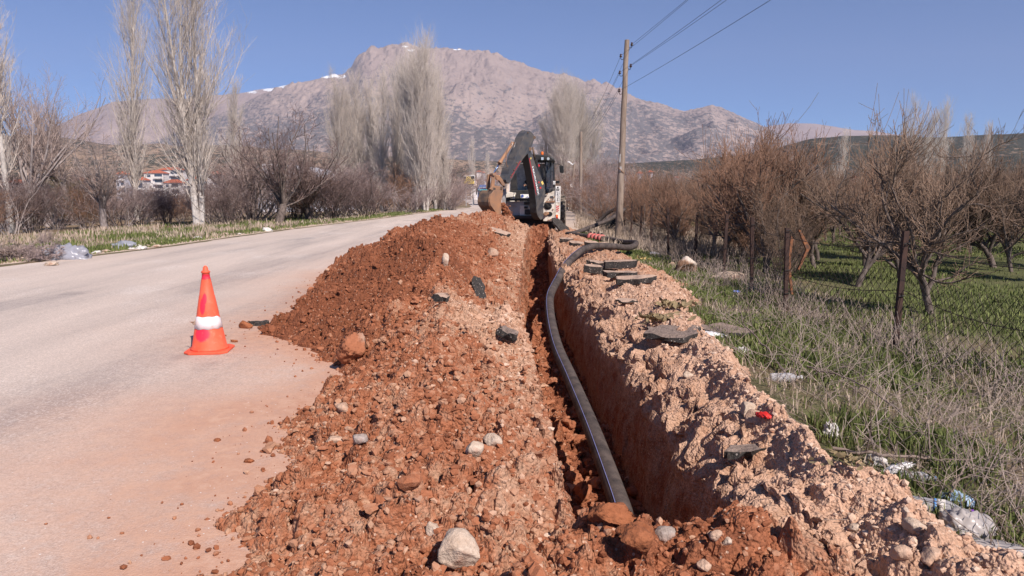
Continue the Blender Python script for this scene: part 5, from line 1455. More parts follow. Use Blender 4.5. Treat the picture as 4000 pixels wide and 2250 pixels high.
for k, (a, c) in enumerate(SL):
    p = W(a, c)
    slab('broken road asphalt piece with black edges, one of those strewn along the trench past the pipe', p, rs.uniform(.15, .32), rs.uniform(.07, .14), rs.uniform(.08, .12), 100 + k, rs.uniform(-.35, .25), (rs.uniform(.0, .22), rs.uniform(-.12, .12)), None, rs.uniform(-.03, .0))

# ------------------------------------------------------------------ water pipe
PIPE_M = NT('dusty_black_pipe'); _v = PIPE_M.coord(); _n = PIPE_M.noise(7, 6, .65, _v); _g = PIPE_M.noise(90, 3, .6, _v)
PIPE_M.col(PIPE_M.ramp(PIPE_M.math('ADD', PIPE_M.math('MULTIPLY', _n, .7), PIPE_M.math('MULTIPLY', _g, .3)), [(.35, (.030, .027, .028)), (.65, (.135, .105, .094))])).rough(.8)
PIPE_M.b.inputs['Specular IOR Level'].default_value = .15
path = [at_d(2452, 2080, 4.15), at_d(2415, 1965, 4.65), at_d(2330, 1724, 5.65), at_d(2236, 1491, 7.1), at_d(2174, 1351, 8.6), at_d(2148, 1227, 10.6), at_d(2151, 1149, 12.2), at_d(2190, 1087, 13.6), at_d(2252, 1033, 14.9), at_d(2330, 1002, 15.8),
        at_d(2423, 992, 16.6), at_d(2476, 978, 17.6), at_d(2474, 958, 19.2), at_d(2392, 936, 21.2), at_d(2314, 927, 22.4), at_d(2245, 921, 23.2), at_d(2215, 917, 24.0), at_d(2245, 910, 24.9), at_d(2300, 893, 25.8), at_d(2390, 852, 27.2), at_d(2440, 815, 28.2), at_d(2450, 796, 29.0), at_d(2432, 797, 29.8), at_d(2370, 838, 30.3), at_d(2330, 870, 30.4)]
pp = spline(path, 260)
# keep the pipe above what it lies on
for q in pp:
    if q[1] < 24 and q[0] > xr(q[1]) - .02: q[2] = max(q[2], surf(q[0], q[1]) + .065)
ker = np.ones(17) / 17
pp[8:-8, 2] = np.convolve(pp[:, 2], ker, 'valid')
pp[:, 2] += .10 * sstep(12.6, 14.5, pp[:, 1]) * (1 - sstep(18.5, 20.5, pp[:, 1]))
pipe = MB(); pipe.tube(pp, .070, 22)
po = pipe.build('water_pipe', PIPE_M.m, None, smooth=True, loc=(0, 0, 0))
tag(po, 'long thick black plastic water pipe curving out of the trench to the wooden pole', 'pipe')
T = norm(np.gradient(pp, axis=0)); sd_ = norm(np.cross(T, np.array([0, 0, 1.0]))); upv = np.cross(sd_, T)
st_ = pp + (upv * .80 - sd_ * .60) * .0705
b = MB(); b.tube(st_[:110], .0028, 5); b.build('blue_stripe', simple('pipe_stripe', (.22, .24, .50), .6, .15, 20), po, smooth=True)
b = MB(); b.tube(pp[:3], .057, 18)
g = pp[180:] ; 
RED_STRAP = worn('faded_red_clamp', (.50, .085, .085), (.45, .28, .22), .6, .6, 12, .3)
jp = at_d(2318, 928, 22.3); jo = thing('pipe_clamp', jp, 'faded red pipe clamp gripping the black pipe on the ground near the pole', 'clamp')
i0 = int(np.argmin(np.linalg.norm(pp - jp, axis=1)))
b = MB(); bb = MB()
for k in range(4):
    q = pp[min(max(i0 - 4 + k * 2, 0), len(pp) - 1)]; t = T[min(max(i0 - 4 + k * 2, 0), len(pp) - 1)]
    b = MB(); b.lathe(q - t * .05, [(.074, 0), (.115, .012), (.122, .05), (.115, .088), (.074, .10)], 14, 0, t)
    bb.box(Vector(q) + Vector((0, 0, .13)), (.05, .07, .05)); b.build('clamp_ring', RED_STRAP, jo, smooth=True); bb.build('clamp_bolt', INK, jo); bb = MB()

# bundle of thin black hoses on the bush by the pole
b = MB(); rngb = np.random.default_rng(4)
for k in range(34):
    a = at_d(2350 + rngb.uniform(-35, 20), 905 + rngb.uniform(-30, 15), 29.5 + rngb.uniform(-.6, .8)); e_ = at_d(2425 + rngb.uniform(-20, 25), 835 + rngb.uniform(-18, 22), 30.2 + rngb.uniform(-.6, .8))
    mpt = (a + e_) / 2 + rngb.normal(size=3) * .10
    b.tube(spline([a, mpt, e_], 6), .012, 4)
o = b.build("hose_bundle", PAINT_BLACK, None, loc=(0, 0, 0)); tag(o, 'heap of thin black hoses lying on the brush behind the wooden pole', 'hoses', None, "stuff")

# ------------------------------------------------------------------ poles and wires
WOODP = NT('weathered_pole_wood'); _v = WOODP.coord(); _n = WOODP.noise(12, 6, .7, WOODP.mapv((3, 3, .12), _v)); _k = WOODP.noise(3, 4, .6, WOODP.mapv((1, 1, .5), _v))
WOODP.col(WOODP.mix(WOODP.ramp(_k, [(.4, 0.0), (.65, .6)]), WOODP.ramp(_n, [(.3, (.13, .09, .066)), (.65, (.33, .25, .195))]), (.36, .29, .24))).bump(_n, .7, .02)
def wood_pole(px, py, y, tpx, tpy, r0, r1, label, rings=10):
    p = at_d(px, py, y); p = np.array((p[0], y, float(G(p[0], y)) - .1)); q = at_d(tpx, tpy, y)
    r = thing('utility_pole', p, label, 'utility pole')
    b = MB(); rngp = np.random.default_rng(int(px)); pts = []
    for k in range(rings):
        t = k / (rings - 1); pts.append(p + (q - p) * t + np.array([rngp.normal() * .008, 0, 0]))
    b.tube(pts, list(np.linspace(r0, r1, rings)), 16); b.cyl(q, q + np.array((0, 0, .012)), r1, r1 * .8, 16)
    b.build('pole', WOODP.m, r, smooth=True); return r, p, q
up, ub, ut = wood_pole(2415, 916, 25.1, 2449, 157, .128, .078, 'tall weathered wooden utility pole with dark insulators beside the orchard fence')
INSUL = simple('brown_porcelain', (.05, .022, .02), .15, .3, 20, 0, .6)
ins = []
for a, c in ((2468, 173), (2425, 218), (2464, 257), (2421, 283), (2419, 354)):
    q = Vector(at_d(a, c, 25.1)); ins.append(q)
    tt = (q.z - ub[2]) / (ut[2] - ub[2]); pole_x = ub[0] + (ut[0] - ub[0]) * tt
    b = MB(); sgn = 1 if q.x > pole_x else -1
    b.tube(spline([(pole_x + sgn * .06, 25.1, q.z + .03), (pole_x + (q.x - pole_x) * .5, 25.1, q.z - .10), (q.x - sgn * .01, 25.1, q.z - .11), (q.x, 25.1, q.z - .03)], 10), .010, 6)
    ib = b.build('insulator_hook', INK, up, smooth=True)
    b = MB(); b.lathe((q.x, q.y, q.z - .05), [(.022, 0), (.045, .012), (.040, .05), (.026, .06), (.034, .085), (.028, .11), (.001, .115)], 14); b.build('insulator', INSUL, ib, smooth=True)
b = MB(); b.box(at_d(2424, 660, 24.98), (.06, .03, .16)); b.box(at_d(2422, 618, 24.98), (.045, .03, .28), (0, .05, 0)); b.build('metal_box', PAINT_LIGHTGREY, up, bevel=.004)
b = MB(); b.tube([at_d(2416, 655, 24.95), at_d(2428, 668, 24.97), at_d(2437, 676, 25.0)], .016, 6); b.build('bracket', STEEL_WORN, up)
wires_tgt = [Vector((6.65, -15, 7.05)), Vector((6.1, -15, 6.75)), Vector((6.65, -15, 6.25)), Vector((6.1, -15, 6.05)), Vector((6.05, -15, 5.35))]
p2d = 50.0
up2, ub2, ut2 = wood_pole(2268, 826, 47.0, 2270, 515, .115, .085, 'second wooden utility pole standing in the thicket beyond the first')
for k, (q, tg) in enumerate(zip(ins, wires_tgt)):
    b = MB(); pts = []
    for t in np.linspace(0, 1, 24): pts.append(q + (tg - q) * t + Vector((0, 0, -.35 * 4 * t * (1 - t))))
    q2 = Vector((ut2[0] + (.12 if k in (0, 2) else -.12), 47.0, ut2[2] - (.15, .3, .5, .6, .95)[k]))
    pb = [q + (q2 - q) * t + Vector((0, 0, -.30 * 4 * t * (1 - t))) for t in np.linspace(1, 0, 18)]
    b.tube(pb[:-1] + pts, .0052, 4)
    o = b.build('overhead_wire', INK, None, loc=(0, 0, 0), smooth=True)
    tag(o, ['topmost overhead wire, held by the highest insulator', 'overhead wire on the upper insulator at the road side of the pole', 'overhead wire on the second insulator at the orchard side', 'overhead wire on the middle insulator at the road side', 'lowest overhead wire, held by the lowest insulator'][k], 'wire', 'wires on the utility pole')
# leaning street lamp
lp = at_d(2226, 800, 56); lp[2] = float(G(lp[0], 56)); lq = at_d(2244, 636, 56)
sl_ = thing('street_lamp', lp, 'leaning lamp post with a white lamp head beyond the excavator', 'street lamp')
b = MB(); b.tube([lp, lq], [.11, .08], 10); b.build('post', WOODP.m, sl_)
b = MB(); b.tube([lq, at_d(2236, 645, 55.5), at_d(2232, 641, 55.3)], .03, 6); ar = b.build('arm', PAINT_LIGHTGREY, sl_)
b = MB(); h0 = Vector(at_d(2234, 643, 55.4)); h1 = Vector(at_d(2220, 632, 55.0)); dd = (h1 - h0); b.box((h0 + h1) / 2, (.14, dd.length, .10), dd.to_track_quat('Y', 'Z').to_matrix(), 0); b.build('lamp_head', WHITE_P, sl_, bevel=.02)
b = MB(); b.box(at_d(2231, 725, 55.7), (.20, .03, .28)); b.build('sign_plate', WHITE_P, sl_)

# ------------------------------------------------------------------ orchard fence
RUST = worn('rusty_post', (.042, .027, .025), (.09, .048, .036), .6, .8, 8, .2)
RUST_O = worn('flaking_rust', (.10, .06, .045), (.32, .13, .06), .9, .85, 14, .15)
posts = [(4.45, 6.0), (4.30, 8.15), (4.03, 10.75), (4.22, 12.9), (4.31, 15.0), (4.27, 17.2), (4.14, 19.5), (4.15, 22.0), (4.25, 24.6), (4.38, 27.2), (4.55, 29.8), (4.75, 32.4), (5.0, 35.0)]
def ghz(x, y): return float(G(x, y))
plab = {1: 'rusty iron fence post nearest the camera, in front of the tallest fruit tree', 2: 'rusty iron fence post beside the bent bracket', 4: 'rusty fence post just behind the long whitish rock', 5: 'rusty fence post behind the brown boulder'}
tops = []
for k, (x, y) in enumerate(posts):
    z = ghz(x, y); h = 1.30 + .06 * math.sin(k * 2.3); lean = .05 * math.sin(k * 1.7 + .4)
    r = thing('fence_post', (x, y, z), plab.get(k, 'thin rusty iron fence post in the row along the orchard, past the boulders'), 'fence post', 'orchard fence posts')
    b = MB(); w = .055; t = .008
    prof = [(-w / 2, -w / 2), (w / 2, -w / 2), (w / 2, -w / 2 + t), (-w / 2 + t, -w / 2 + t), (-w / 2 + t, w / 2), (-w / 2, w / 2)]
    b.prism([Vector((x + a, y + c, z - .15)) for a, c in prof], (lean, .02, h + .15))
    b.build('post', RUST, r)
    b = MB()
    for zz in (.28, .62, 1.2): b.tube([(x - .035 + lean * zz / h, y - .035, z + zz), (x + .035 + lean * zz / h, y - .035, z + zz + .01), (x + .03 + lean * zz / h, y + .03, z + zz)], .006, 4)
    b.build('wire_tie', INK, r)
    tops.append(Vector((x + lean, y, z + h)))
WIRE = simple('rusty_wire', (.045, .032, .028), .8, .4, 20)
wl_lab = ['top barbed wire strung between the rusty fence posts', 'middle barbed wire strung between the rusty fence posts']
for j, hf in enumerate((.90, .50)):
    b = MB(); rngw = np.random.default_rng(8 + j)
    for k in range(len(posts) - 1):
        a = tops[k] + Vector((0, 0, -(1 - hf) * 1.3)); c = tops[k + 1] + Vector((0, 0, -(1 - hf) * 1.3)); sag = rngw.uniform(.04, .10)
        pts = [a + (c - a) * t + Vector((0, 0, -sag * 4 * t * (1 - t))) for t in np.linspace(0, 1, 9)]
        b.tube(pts, .0042, 4)
        for t in np.arange(.04, 1, .085 if k < 4 else .2):
            p = a + (c - a) * t + Vector((0, 0, -sag * 4 * t * (1 - t))); d = Vector(rngw.normal(size=3)) * .018
            b.tube([p - d, p + d], .003, 3)
    tag(b.build('barbed_wire', WIRE, None, loc=(0, 0, 0)), wl_lab[j], 'wire', 'barbed wires of the orchard fence')
# chain-link netting, one sagging panel between each pair of posts
for k in range(7):
    a = Vector((posts[k][0], posts[k][1], 0)); c = Vector((posts[k + 1][0], posts[k + 1][1], 0)); Lp = (c - a).length; Hn = .95 if k < 3 else .8
    p = .13; segs = []
    rngn = np.random.default_rng(k)
    def wp(u, h):
        q = a + (c - a) * (u / Lp); sag = .10 * math.sin(math.pi * u / Lp) * h / Hn + .03 * math.sin(7 * u + k)
        return (q.x + .05 * math.sin(u * 3 + h * 4 + k), q.y, ghz(q.x, q.y) + .02 + h * (1 - .12 * math.sin(math.pi * u / Lp)) )
    P = []
    for s in (1, -1):
        for u0 in np.arange(-Hn, Lp + Hn, p):
            hh = np.linspace(0, Hn, 7); uu = u0 + s * hh
            m_ = (uu >= 0) & (uu <= Lp)
            if m_.sum() < 2: continue
            hh = np.clip(hh, *(hh[m_][[0, -1]])); uu = np.clip(uu, 0, Lp)
            P.append([wp(float(u_), float(h_)) for u_, h_ in zip(uu, hh)])
    V, Fq = tubes(np.array(P), np.full((len(P), 7), .0030), 3)
    o = link('chain_link_net', make_mesh('chain_link_net', V, [Fq], [WIRE]))
    tag(o, ['sagging chain-link net from the nearest fence post out past the picture edge', 'sagging chain-link net between the two nearest fence posts', 'chain-link net just past the bent bracket post'][k] if k < 3 else 'worn chain-link net between fence posts farther along the orchard', 'net', 'chain-link panels of the orchard fence')
# bent rusty bracket
bp_ = at_d(3108, 1050, 10.9); zb_ = ghz(bp_[0], 10.9)
r = thing('bent_bracket', (bp_[0], 10.9, zb_), 'bent rusty angle iron hanging beside the second fence post', 'bracket')
def bpt(px, py, y=10.9): return Vector(at_d(px, py, y))
b = MB(); b.prism([bpt(3091, 920), bpt(3100, 935), bpt(3090, 1000), bpt(3090, 1060), bpt(3099, 1150), bpt(3091, 1150), bpt(3080, 1060), bpt(3081, 1000)], (0, .04, 0)); b.build('upright_strip', RUST_O, r)
b = MB(); b.prism([bpt(3120, 897), bpt(3128, 900), bpt(3167, 968), bpt(3158, 984), bpt(3150, 975)], (0, .05, 0)); b.prism([bpt(3158, 984), bpt(3150, 976), bpt(3118, 1050), bpt(3122, 1056)], (0, .05, 0)); b.build('bent_arm', RUST_O, r)

# ------------------------------------------------------------------ billboard, truck, buildings
BDY = 118.0
g0 = at_d(1832, 790, BDY); g0[2] = ghz(g0[0], BDY)
bb_ = thing('billboard', g0, 'yellow and black billboard standing by the road bend', 'billboard')
def fr(mb, pts, y, dep, mi=0): return mb.prism([at_d(a, c, y) for a, c in pts], (0, dep, 0), mi)
b = MB(); fr(b, [(1829, 713), (1862, 707), (1863, 728), (1831, 729)], BDY + .6, .1); b.build('back_board', simple('pale_board', (.62, .50, .46), .7), bb_)
b = MB(); fr(b, [(1811, 688), (1853.5, 686), (1854, 719), (1811, 719)], BDY, .15); pn = b.build('panel', simple('board_black', (.03, .03, .03), .6), bb_)
b = MB(); fr(b, [(1812.5, 707.5), (1852.5, 707.5), (1852.5, 718), (1812.5, 718)], BDY - .03, .02); b.build('yellow_field', YELLOW_INK, pn)
for y0 in (710, 714):
    b = MB(); fr(b, [(1815, y0), (1850, y0), (1850, y0 + 1.4), (1815, y0 + 1.4)], BDY - .06, .02); b.build('text_line', INK, pn)
text_part('lettering', 'DG', at_d(1822, 698.5, BDY - .03), (1, 0, 0), (0, 0, 1), .40, YELLOW_INK, pn, .72, bold=.05)
text_part('lettering', 'DPAI-GROUP', at_d(1812.5, 706, BDY - .03), (1, 0, 0), (0, 0, 1), .24, YELLOW_INK, pn, 1.6, bold=.03)
b = MB(); fr(b, [(1810, 687), (1854.5, 685), (1855, 687), (1811, 689)], BDY - .05, .3); fr(b, [(1853, 686), (1855, 686), (1855, 720), (1853, 720)], BDY - .05, .3); b.build('frame', WHITE_P, pn)
b = MB()
for px_ in (1820, 1846): b.box((at_d(px_, 719, BDY)[0], BDY + .3, (g0[2] - .2 + at_d(px_, 716, BDY)[2]) / 2), (.14, .14, at_d(px_, 716, BDY)[2] - g0[2] + .2))
b.build('post', PAINT_LIGHTGREY, bb_)

TY = 138.0; tp = at_d(1891, 795, TY); tz = float(GR(tp[0], TY)) + .01
tr = thing('truck', (tp[0], TY, tz), 'blue lorry coming along the road, half hidden behind the digger bucket', 'truck')
BLUE = worn('blue_truck_paint', (.035, .12, .36), (.1, .12, .16), .4, .35, 3, .5)
tx = tp[0]
def TB(mb, x, y, z, sx, sy, sz, **k): return mb.box((tx + x, TY + y, tz + z), (sx, sy, sz), None, 0, **k)
b = MB(); TB(b, 0, 1.1, 2.0, 2.4, 2.1, 2.6); TB(b, 0, 1.2, 3.45, 2.1, 1.6, .5, taper=.85); b.build('cab', BLUE, tr, bevel=.08)
b = MB(); TB(b, 0, .02, 2.25, 2.15, .06, .85); b.build('windscreen', GLASS, tr, bevel=.05)
b = MB(); TB(b, 0, -.08, 2.78, 2.2, .3, .12); b.build('sun_visor', simple('cyan_strip', (.10, .55, .62), .4), tr)
b = MB(); TB(b, 0, -.02, 3.06, 1.7, .08, .26); sgn_ = b.build('roof_sign', simple('dark_blue_board', (.02, .03, .12), .4), tr)
b = MB(); TB(b, 0, -.05, 3.21, 1.75, .08, .05); TB(b, -.87, -.05, 3.06, .05, .08, .3); TB(b, .87, -.05, 3.06, .05, .08, .3); b.build('sign_frame', WHITE_P, sgn_)
b = MB(); TB(b, 0, -.0, 1.45, 1.5, .08, .65); b.build('grille', INK, tr, bevel=.03)
b = MB(); TB(b, 0, -.1, .75, 2.45, .35, .5); b.build('bumper', PAINT_LIGHTGREY, tr, bevel=.06)
for s in (-1, 1):
    b = MB(); TB(b, s * .95, -.30, .85, .34, .06, .2); b.build('headlight', LAMP_GLASS, tr, bevel=.02)
    b = MB(); TB(b, s * 1.4, .1, 2.3, .2, .1, .8); TB(b, s * 1.28, .15, 2.6, .25, .04, .04); b.build('mirror', INK, tr, bevel=.02)
    for y_ in (1.1, 6.5, 9.5):
        b = MB(); b.cyl((tx + s * .85, TY + y_, tz + .5), (tx + s * 1.2, TY + y_, tz + .5), .5, None, 20); b.build('wheel', RUBBER, tr, bevel=.03)
b = MB(); TB(b, 0, 7.0, 2.3, 2.5, 8.5, 2.5); b.build('cargo_box', simple('grey_tarpaulin', (.26, .27, .31), .7), tr, bevel=.05)

WALLS = [simple('white_render', (.66, .62, .60), .8, .08, .5), simple('cream_render', (.60, .50, .42), .8, .08, .5), simple('grey_render', (.45, .45, .50), .8, .08, .5)]
ROOFS = [simple('red_roof_tiles', (.40, .12, .07), .8, .2, 1.5), simple('brown_roof_tiles', (.28, .13, .10), .8, .2, 1.5)]
WIN = simple('dark_window', (.05, .06, .09), .15, .3, 1, 0, .6)
def block(px0, px1, ptop, y, label, floors=4, wall=0, roofh=1.4, detail=True, group='apartment blocks of the town behind the trees', name='apartment_building', cat='building'):
    p0 = at_d(px0, 742, y); p1 = at_d(px1, 742, y); x0, x1 = p0[0], p1[0]; w = x1 - x0; xc = (x0 + x1) / 2
    zb = ghz(xc, y) - .5; zt = at_d(px0, ptop, y)[2]; h = max(2.5, zt - zb - roofh); dp = max(6, w * .6)
    r = thing(name, (xc, y, zb), label, cat, group)
    b = MB(); b.box((xc, y + dp / 2, zb + h / 2), (w, dp, h)); b.build('wall', WALLS[wall % 3], r)
    b = MB(); e_ = .5
    A = [(x0 - e_, y - e_, zb + h), (x1 + e_, y - e_, zb + h), (x1 + e_, y + dp + e_, zb + h), (x0 - e_, y + dp + e_, zb + h)]
    rl_ = [(x0 + w * .3, y + dp / 2, zb + h + roofh), (x1 - w * .3, y + dp / 2, zb + h + roofh)]
    b.add(A + rl_, [(3, 2, 1, 0), (0, 1, 5, 4), (1, 2, 5), (2, 3, 4, 5), (3, 0, 4)]); b.build('roof', ROOFS[wall % 2 if not detail else 0], r)
    if detail:
        nb = max(2, int(w / 4)); fh = h / floors
        for f in range(floors):
            for k in range(nb):
                wx = x0 + w * (k + .5) / nb
                b = MB(); big = (k % 3 == 1)
                b.box((wx, y - .02, zb + fh * (f + .55)), ((w / nb) * (.8 if big else .35), .12, fh * (.62 if big else .42))); b.build('window', WIN, r)
                if big: b = MB(); b.box((wx, y - .5, zb + fh * (f + .22)), ((w / nb) * .9, 1.0, .9)); b.build('balcony', WALLS[0], r)
    return r
block(566, 640, 664, 330, 'white apartment block with red roof showing left of the forked poplar', 5, 0)
block(620, 712, 652, 350, 'apartment block with red roof and dark balconies behind the slender poplar', 5, 0)
block(455, 490, 668, 330, 'small grey-white apartment block left of the slender poplar', 4, 2)
block(812, 860, 668, 340, 'white building with red roof right of the forked poplar', 4, 0)
block(520, 560, 690, 300, 'low red-roofed house among the bushes', 2, 0)
block(640, 700, 700, 290, 'white low building under the big apartment block', 3, 0)
block(730, 780, 690, 310, 'white building half hidden by the forked poplar trunk', 3, 0)
block(300, 340, 690, 320, 'pale building behind the cut-back trees', 3, 1)
block(30, 75, 700, 320, 'pale building behind the poplar at the left edge', 3, 0)
rngh = np.random.default_rng(12)
hl = 'tiny pale house of the town at the foot of the mountain'
for k in range(62):
    if k < 22: px_ = rngh.uniform(1830, 1990)
    elif k < 46: px_ = rngh.uniform(2230, 2560)
    else: px_ = rngh.uniform(2560, 3900)
    y = rngh.uniform(260, 480); wpx = rngh.uniform(9, 20)
    block(px_, px_ + wpx, rngh.uniform(664, 712), y, hl, 2, int(rngh.integers(0, 3)), rngh.uniform(.5, 1.2), False, 'small houses of the far town', 'house', 'house')
b = MB(); GHY = 105; n = 10; prof = []
pl = at_d(1000, 700, GHY); pr_ = at_d(1255, 700, GHY)
P = [(1000, 652), (1030, 640), (1080, 641), (1130, 650), (1190, 662), (1240, 678), (1275, 700)]
gz = ghz(-40, GHY)
A = [at_d(a, c, GHY) for a, c in P]
gh = thing('greenhouse', (A[0][0], GHY, gz), 'long building with a pale sheeted roof behind the brush', 'building')
b.prism([Vector(q) for q in A] + [Vector(q) + Vector((0, 0, -.25)) for q in A[::-1]], (1.5, 14, 0)); b.build('roof', simple('white_sheeting', (.58, .60, .66), .5, .1, 1), gh)
b = MB(); b.prism([Vector(q) + Vector((.2, .1, -.25)) for q in A] + [Vector((A[-1][0], GHY + .1, gz)), Vector((A[0][0], GHY + .1, gz))], (1.3, 13.6, 0)); b.build('wall', WALLS[2], gh)
# ------------------------------------------------------------------ loose clods and stones lying on the dug soil
CLOD = NT('clod'); _v = CLOD.coord(); _n = CLOD.noise(30, 5, .65, _v); _t = CLOD.attr('dry')
_c = CLOD.ramp(CLOD.math('ADD', _t, CLOD.math('MULTIPLY', CLOD.math('SUBTRACT', _n, .5), .35)), [(.10, RED2), (.34, RED), (.60, TAN2), (.80, TAN), (.97, PALE)])
CLOD.col(_c).bump(CLOD.noise(120, 3, .6, _v), .5, .008); CLOD.b.inputs['Specular IOR Level'].default_value = .12
rng = np.random.default_rng(21)
tmpl = [rock_shape(rng, 1, (1, rng.uniform(.7, .95), rng.uniform(.55, .85)), .5, 5) for _ in range(14)]
tmpl2 = [rock_shape(rng, 2, (1, rng.uniform(.7, .95), rng.uniform(.55, .85)), 1.3, 7) for _ in range(10)]
def scatter_clods(name, pts, sizes, dry, tm, label=None):
    n = len(pts); ti = rng.integers(0, len(tm), n)
    ang = rng.uniform(0, 6.28, n); Vs = []; Fs = []; D = []; o = 0
    for t in range(len(tm)):
        s = np.where(ti == t)[0]
        if not len(s): continue
        V, Fq = tm[t]; ca, sa = np.cos(ang[s]), np.sin(ang[s])
        R = np.zeros((len(s), 3, 3)); R[:, 0, 0] = ca; R[:, 0, 1] = -sa; R[:, 1, 0] = sa; R[:, 1, 1] = ca; R[:, 2, 2] = 1
        W_ = np.einsum('nij,vj->nvi', R, V) * sizes[s][:, None, None] * rng.uniform(.8, 1.2, (len(s), 1, 3)) + pts[s][:, None, :]
        Vs.append(W_.reshape(-1, 3)); Fs.append((Fq[None] + (np.arange(len(s)) * len(V))[:, None, None]).reshape(-1, 3) + o); o += len(s) * len(V)
        D.append(np.repeat(dry[s], len(V)))
    me = make_mesh(name, np.concatenate(Vs), [np.concatenate(Fs)], [CLOD.m], None, False)
    attr(me, 'dry', np.concatenate(D)); return tag(link(name, me), kind='stuff')
def pick(n, mask, power):
    idx = np.argwhere(mask); s = idx[rng.integers(0, len(idx), n)]
    return s[:, 0], s[:, 1]
ok2 = okv.copy(); ok2[:, nL:nL + nW1] = False; ok2[:, nL + nW1 + nF:nL + nW1 + nF + nW2] = False
def clod_set(name, n, mask, smin, smax, pw, tm, dj=.22, far=1.0):
    r, c = pick(n, mask, 1)
    P = np.stack([XS[r, c], YS[r, c], ZS[r, c]], 1)
    s = smin + (smax - smin) * rng.random(n) ** pw
    s = s * np.minimum(1, .45 + P[:, 1] / 9.0 * far) * np.where(P[:, 1] > 10, 1.15, 1)
    P[:, 2] += s * rng.uniform(-.15, .30, n)
    d = DRY[r, c] + rng.normal(size=n) * dj + .30 * (rng.random(n) < .05)
    m = P[:, 1] > 2.0
    scatter_clods(name, P[m], s[m], d[m], tm)
leftm = np.zeros_like(ok2); leftm[:, :nL] = True; leftm |= (SURF_K > .3)
clod_set('soil_clods', 46000, ok2 & leftm, .006, .036, 3.2, tmpl, .15)
clod_set('large_soil_clods', 700, ok2 & leftm, .018, .048, 2.6, tmpl2, .15)
clod_set('soil_lumps', 420, ok2 & leftm & (XS < .2), .028, .062, 2.4, tmpl2, .08)
clod_set('bank_clods', 14000, ok2 & ~leftm & (XS > xr(YS) - .2), .005, .030, 3.2, tmpl, .10)
clod_set('trench_clods', 2600, ok2 & ~leftm & (XS < xr(YS) - .1) & (YS > 3.3), .015, .07, 2.6, tmpl2, .14)
# crumbs thrown out over the road
n = 900; yy = 2.2 + 15 * rng.random(n) ** 1.5; dd = rng.exponential(.13, n) * (1 + .2 * (yy < 5.5) + .8 * ((yy > 6) & (yy < 9)))
xx = hb(yy) + .05 - dd; s = .003 + .021 * rng.random(n) ** 3.5 * np.clip(1.2 - dd / 2, .3, 1)
m_ = (dd < 2.6)
scatter_clods('road_crumbs', np.stack([xx, yy, .006 + s * .3], 1)[m_], s[m_], (.30 + .15 * rng.normal(size=n))[m_], tmpl)
# ------------------------------------------------------------------ grass, dry weeds, litter
def grass_mat(name, c0, c1):
    m = NT(name); f = m.noise(2.5, 4, .6); t = m.attr('tint')
    m.col(m.ramp(m.math('ADD', m.math('MULTIPLY', f, .5), m.math('MULTIPLY', t, .5)), [(.2, c0), (.75, c1)])); m.rough(.75)
    return m.m
GRASS_G = grass_mat('green_blade', (.060, .085, .020), (.185, .205, .070))
GRASS_D = grass_mat('dry_blade', (.26, .19, .135), (.50, .40, .32))
STALK = grass_mat('dry_stalk', (.20, .15, .125), (.44, .35, .30))
rng = np.random.default_rng(33)
def blades(name, x, y, h, w, mat, lean=.35, z=None):
    n = len(x); z = G(x, y) if z is None else z
    a = rng.uniform(0, 6.28, n); la = rng.uniform(0, 6.28, n); ln = h * lean * rng.random(n)
    ca, sa = np.cos(a) * w / 2, np.sin(a) * w / 2
    bx, by = np.cos(la) * ln, np.sin(la) * ln
    V = np.zeros((n, 5, 3))
    V[:, 0] = np.stack([x - ca, y - sa, z - .01], 1); V[:, 1] = np.stack([x + ca, y + sa, z - .01], 1)
    mx, my, mz = x + bx * .35, y + by * .35, z + h * .6
    V[:, 2] = np.stack([mx + ca * .8, my + sa * .8, mz], 1); V[:, 3] = np.stack([mx - ca * .8, my - sa * .8, mz], 1)
    V[:, 4] = np.stack([x + bx, y + by, z + h * np.sqrt(np.clip(1 - (ln / h) ** 2, .1, 1))], 1)
    o = (np.arange(n) * 5)[:, None]
    me = make_mesh(name, V.reshape(-1, 3), [o + np.array([[0, 1, 2, 3]]), o + np.array([[3, 2, 4]])], [mat])
    attr(me, 'tint', np.repeat(rng.random(n), 5)); return tag(link(name, me), kind='stuff')
def field(n, y0, y1, xf0, xf1, keep, p=1.0):
    y = y0 + (y1 - y0) * rng.random(n) ** p; u = rng.random(n); x = xf0(y) + (xf1(y) - xf0(y)) * u
    m = rng.random(n) < keep(x, y); return x[m], y[m]
def bank_edge(y): return xr(np.minimum(y, E1)) + itp(y, [(1, .62), (3.5, .45), (5, .5), (7, .72), (9, .95), (11, 1.45), (12.6, 1.6), (16.3, 1.5), (20, 1.15), (24, .9), (31, 1.3), (60, 2.2)])
def gmask(x, y): return np.clip((fbm(x * .9 + 3, y * .9, 61, 3) + .22) * 4.0, 0.03, 1)
fxl = lambda y: bank_edge(y) - .05
x, y = field(120000, 2.4, 30, fxl, lambda y: np.full_like(y, 4.9) + .02 * y, gmask, 1.7)
blades('verge_grass', x, y, rng.uniform(.035, .13, len(x)) * (.7 + .6 * np.clip(fbm(x * 2, y * 2, 66, 2) + .5, 0, 1)), .006 + .0007 * y, GRASS_G, .8)
x, y = field(150000, 6, 60, lambda y: 4.6 + .01 * y, lambda y: 7 + y * .85, lambda x, y: np.clip((fbm(x * .35, y * .35, 63, 3) + .25) * 2.5, .08, .9), 1.8)
blades('orchard_grass', x, y, rng.uniform(.03, .10, len(x)), .006 + .0009 * y, GRASS_G, .8)
left = lambda y: itp(y, RL_T)
x, y = field(130000, 11, 60, lambda y: left(y) - 13, lambda y: left(y) - .35, lambda x, y: np.clip((fbm(x * .5, y * .5, 64, 3) + .22) * 2.5, .05, 1) * (.35 + .65 * (left(y) - x < 7)), 1.4)
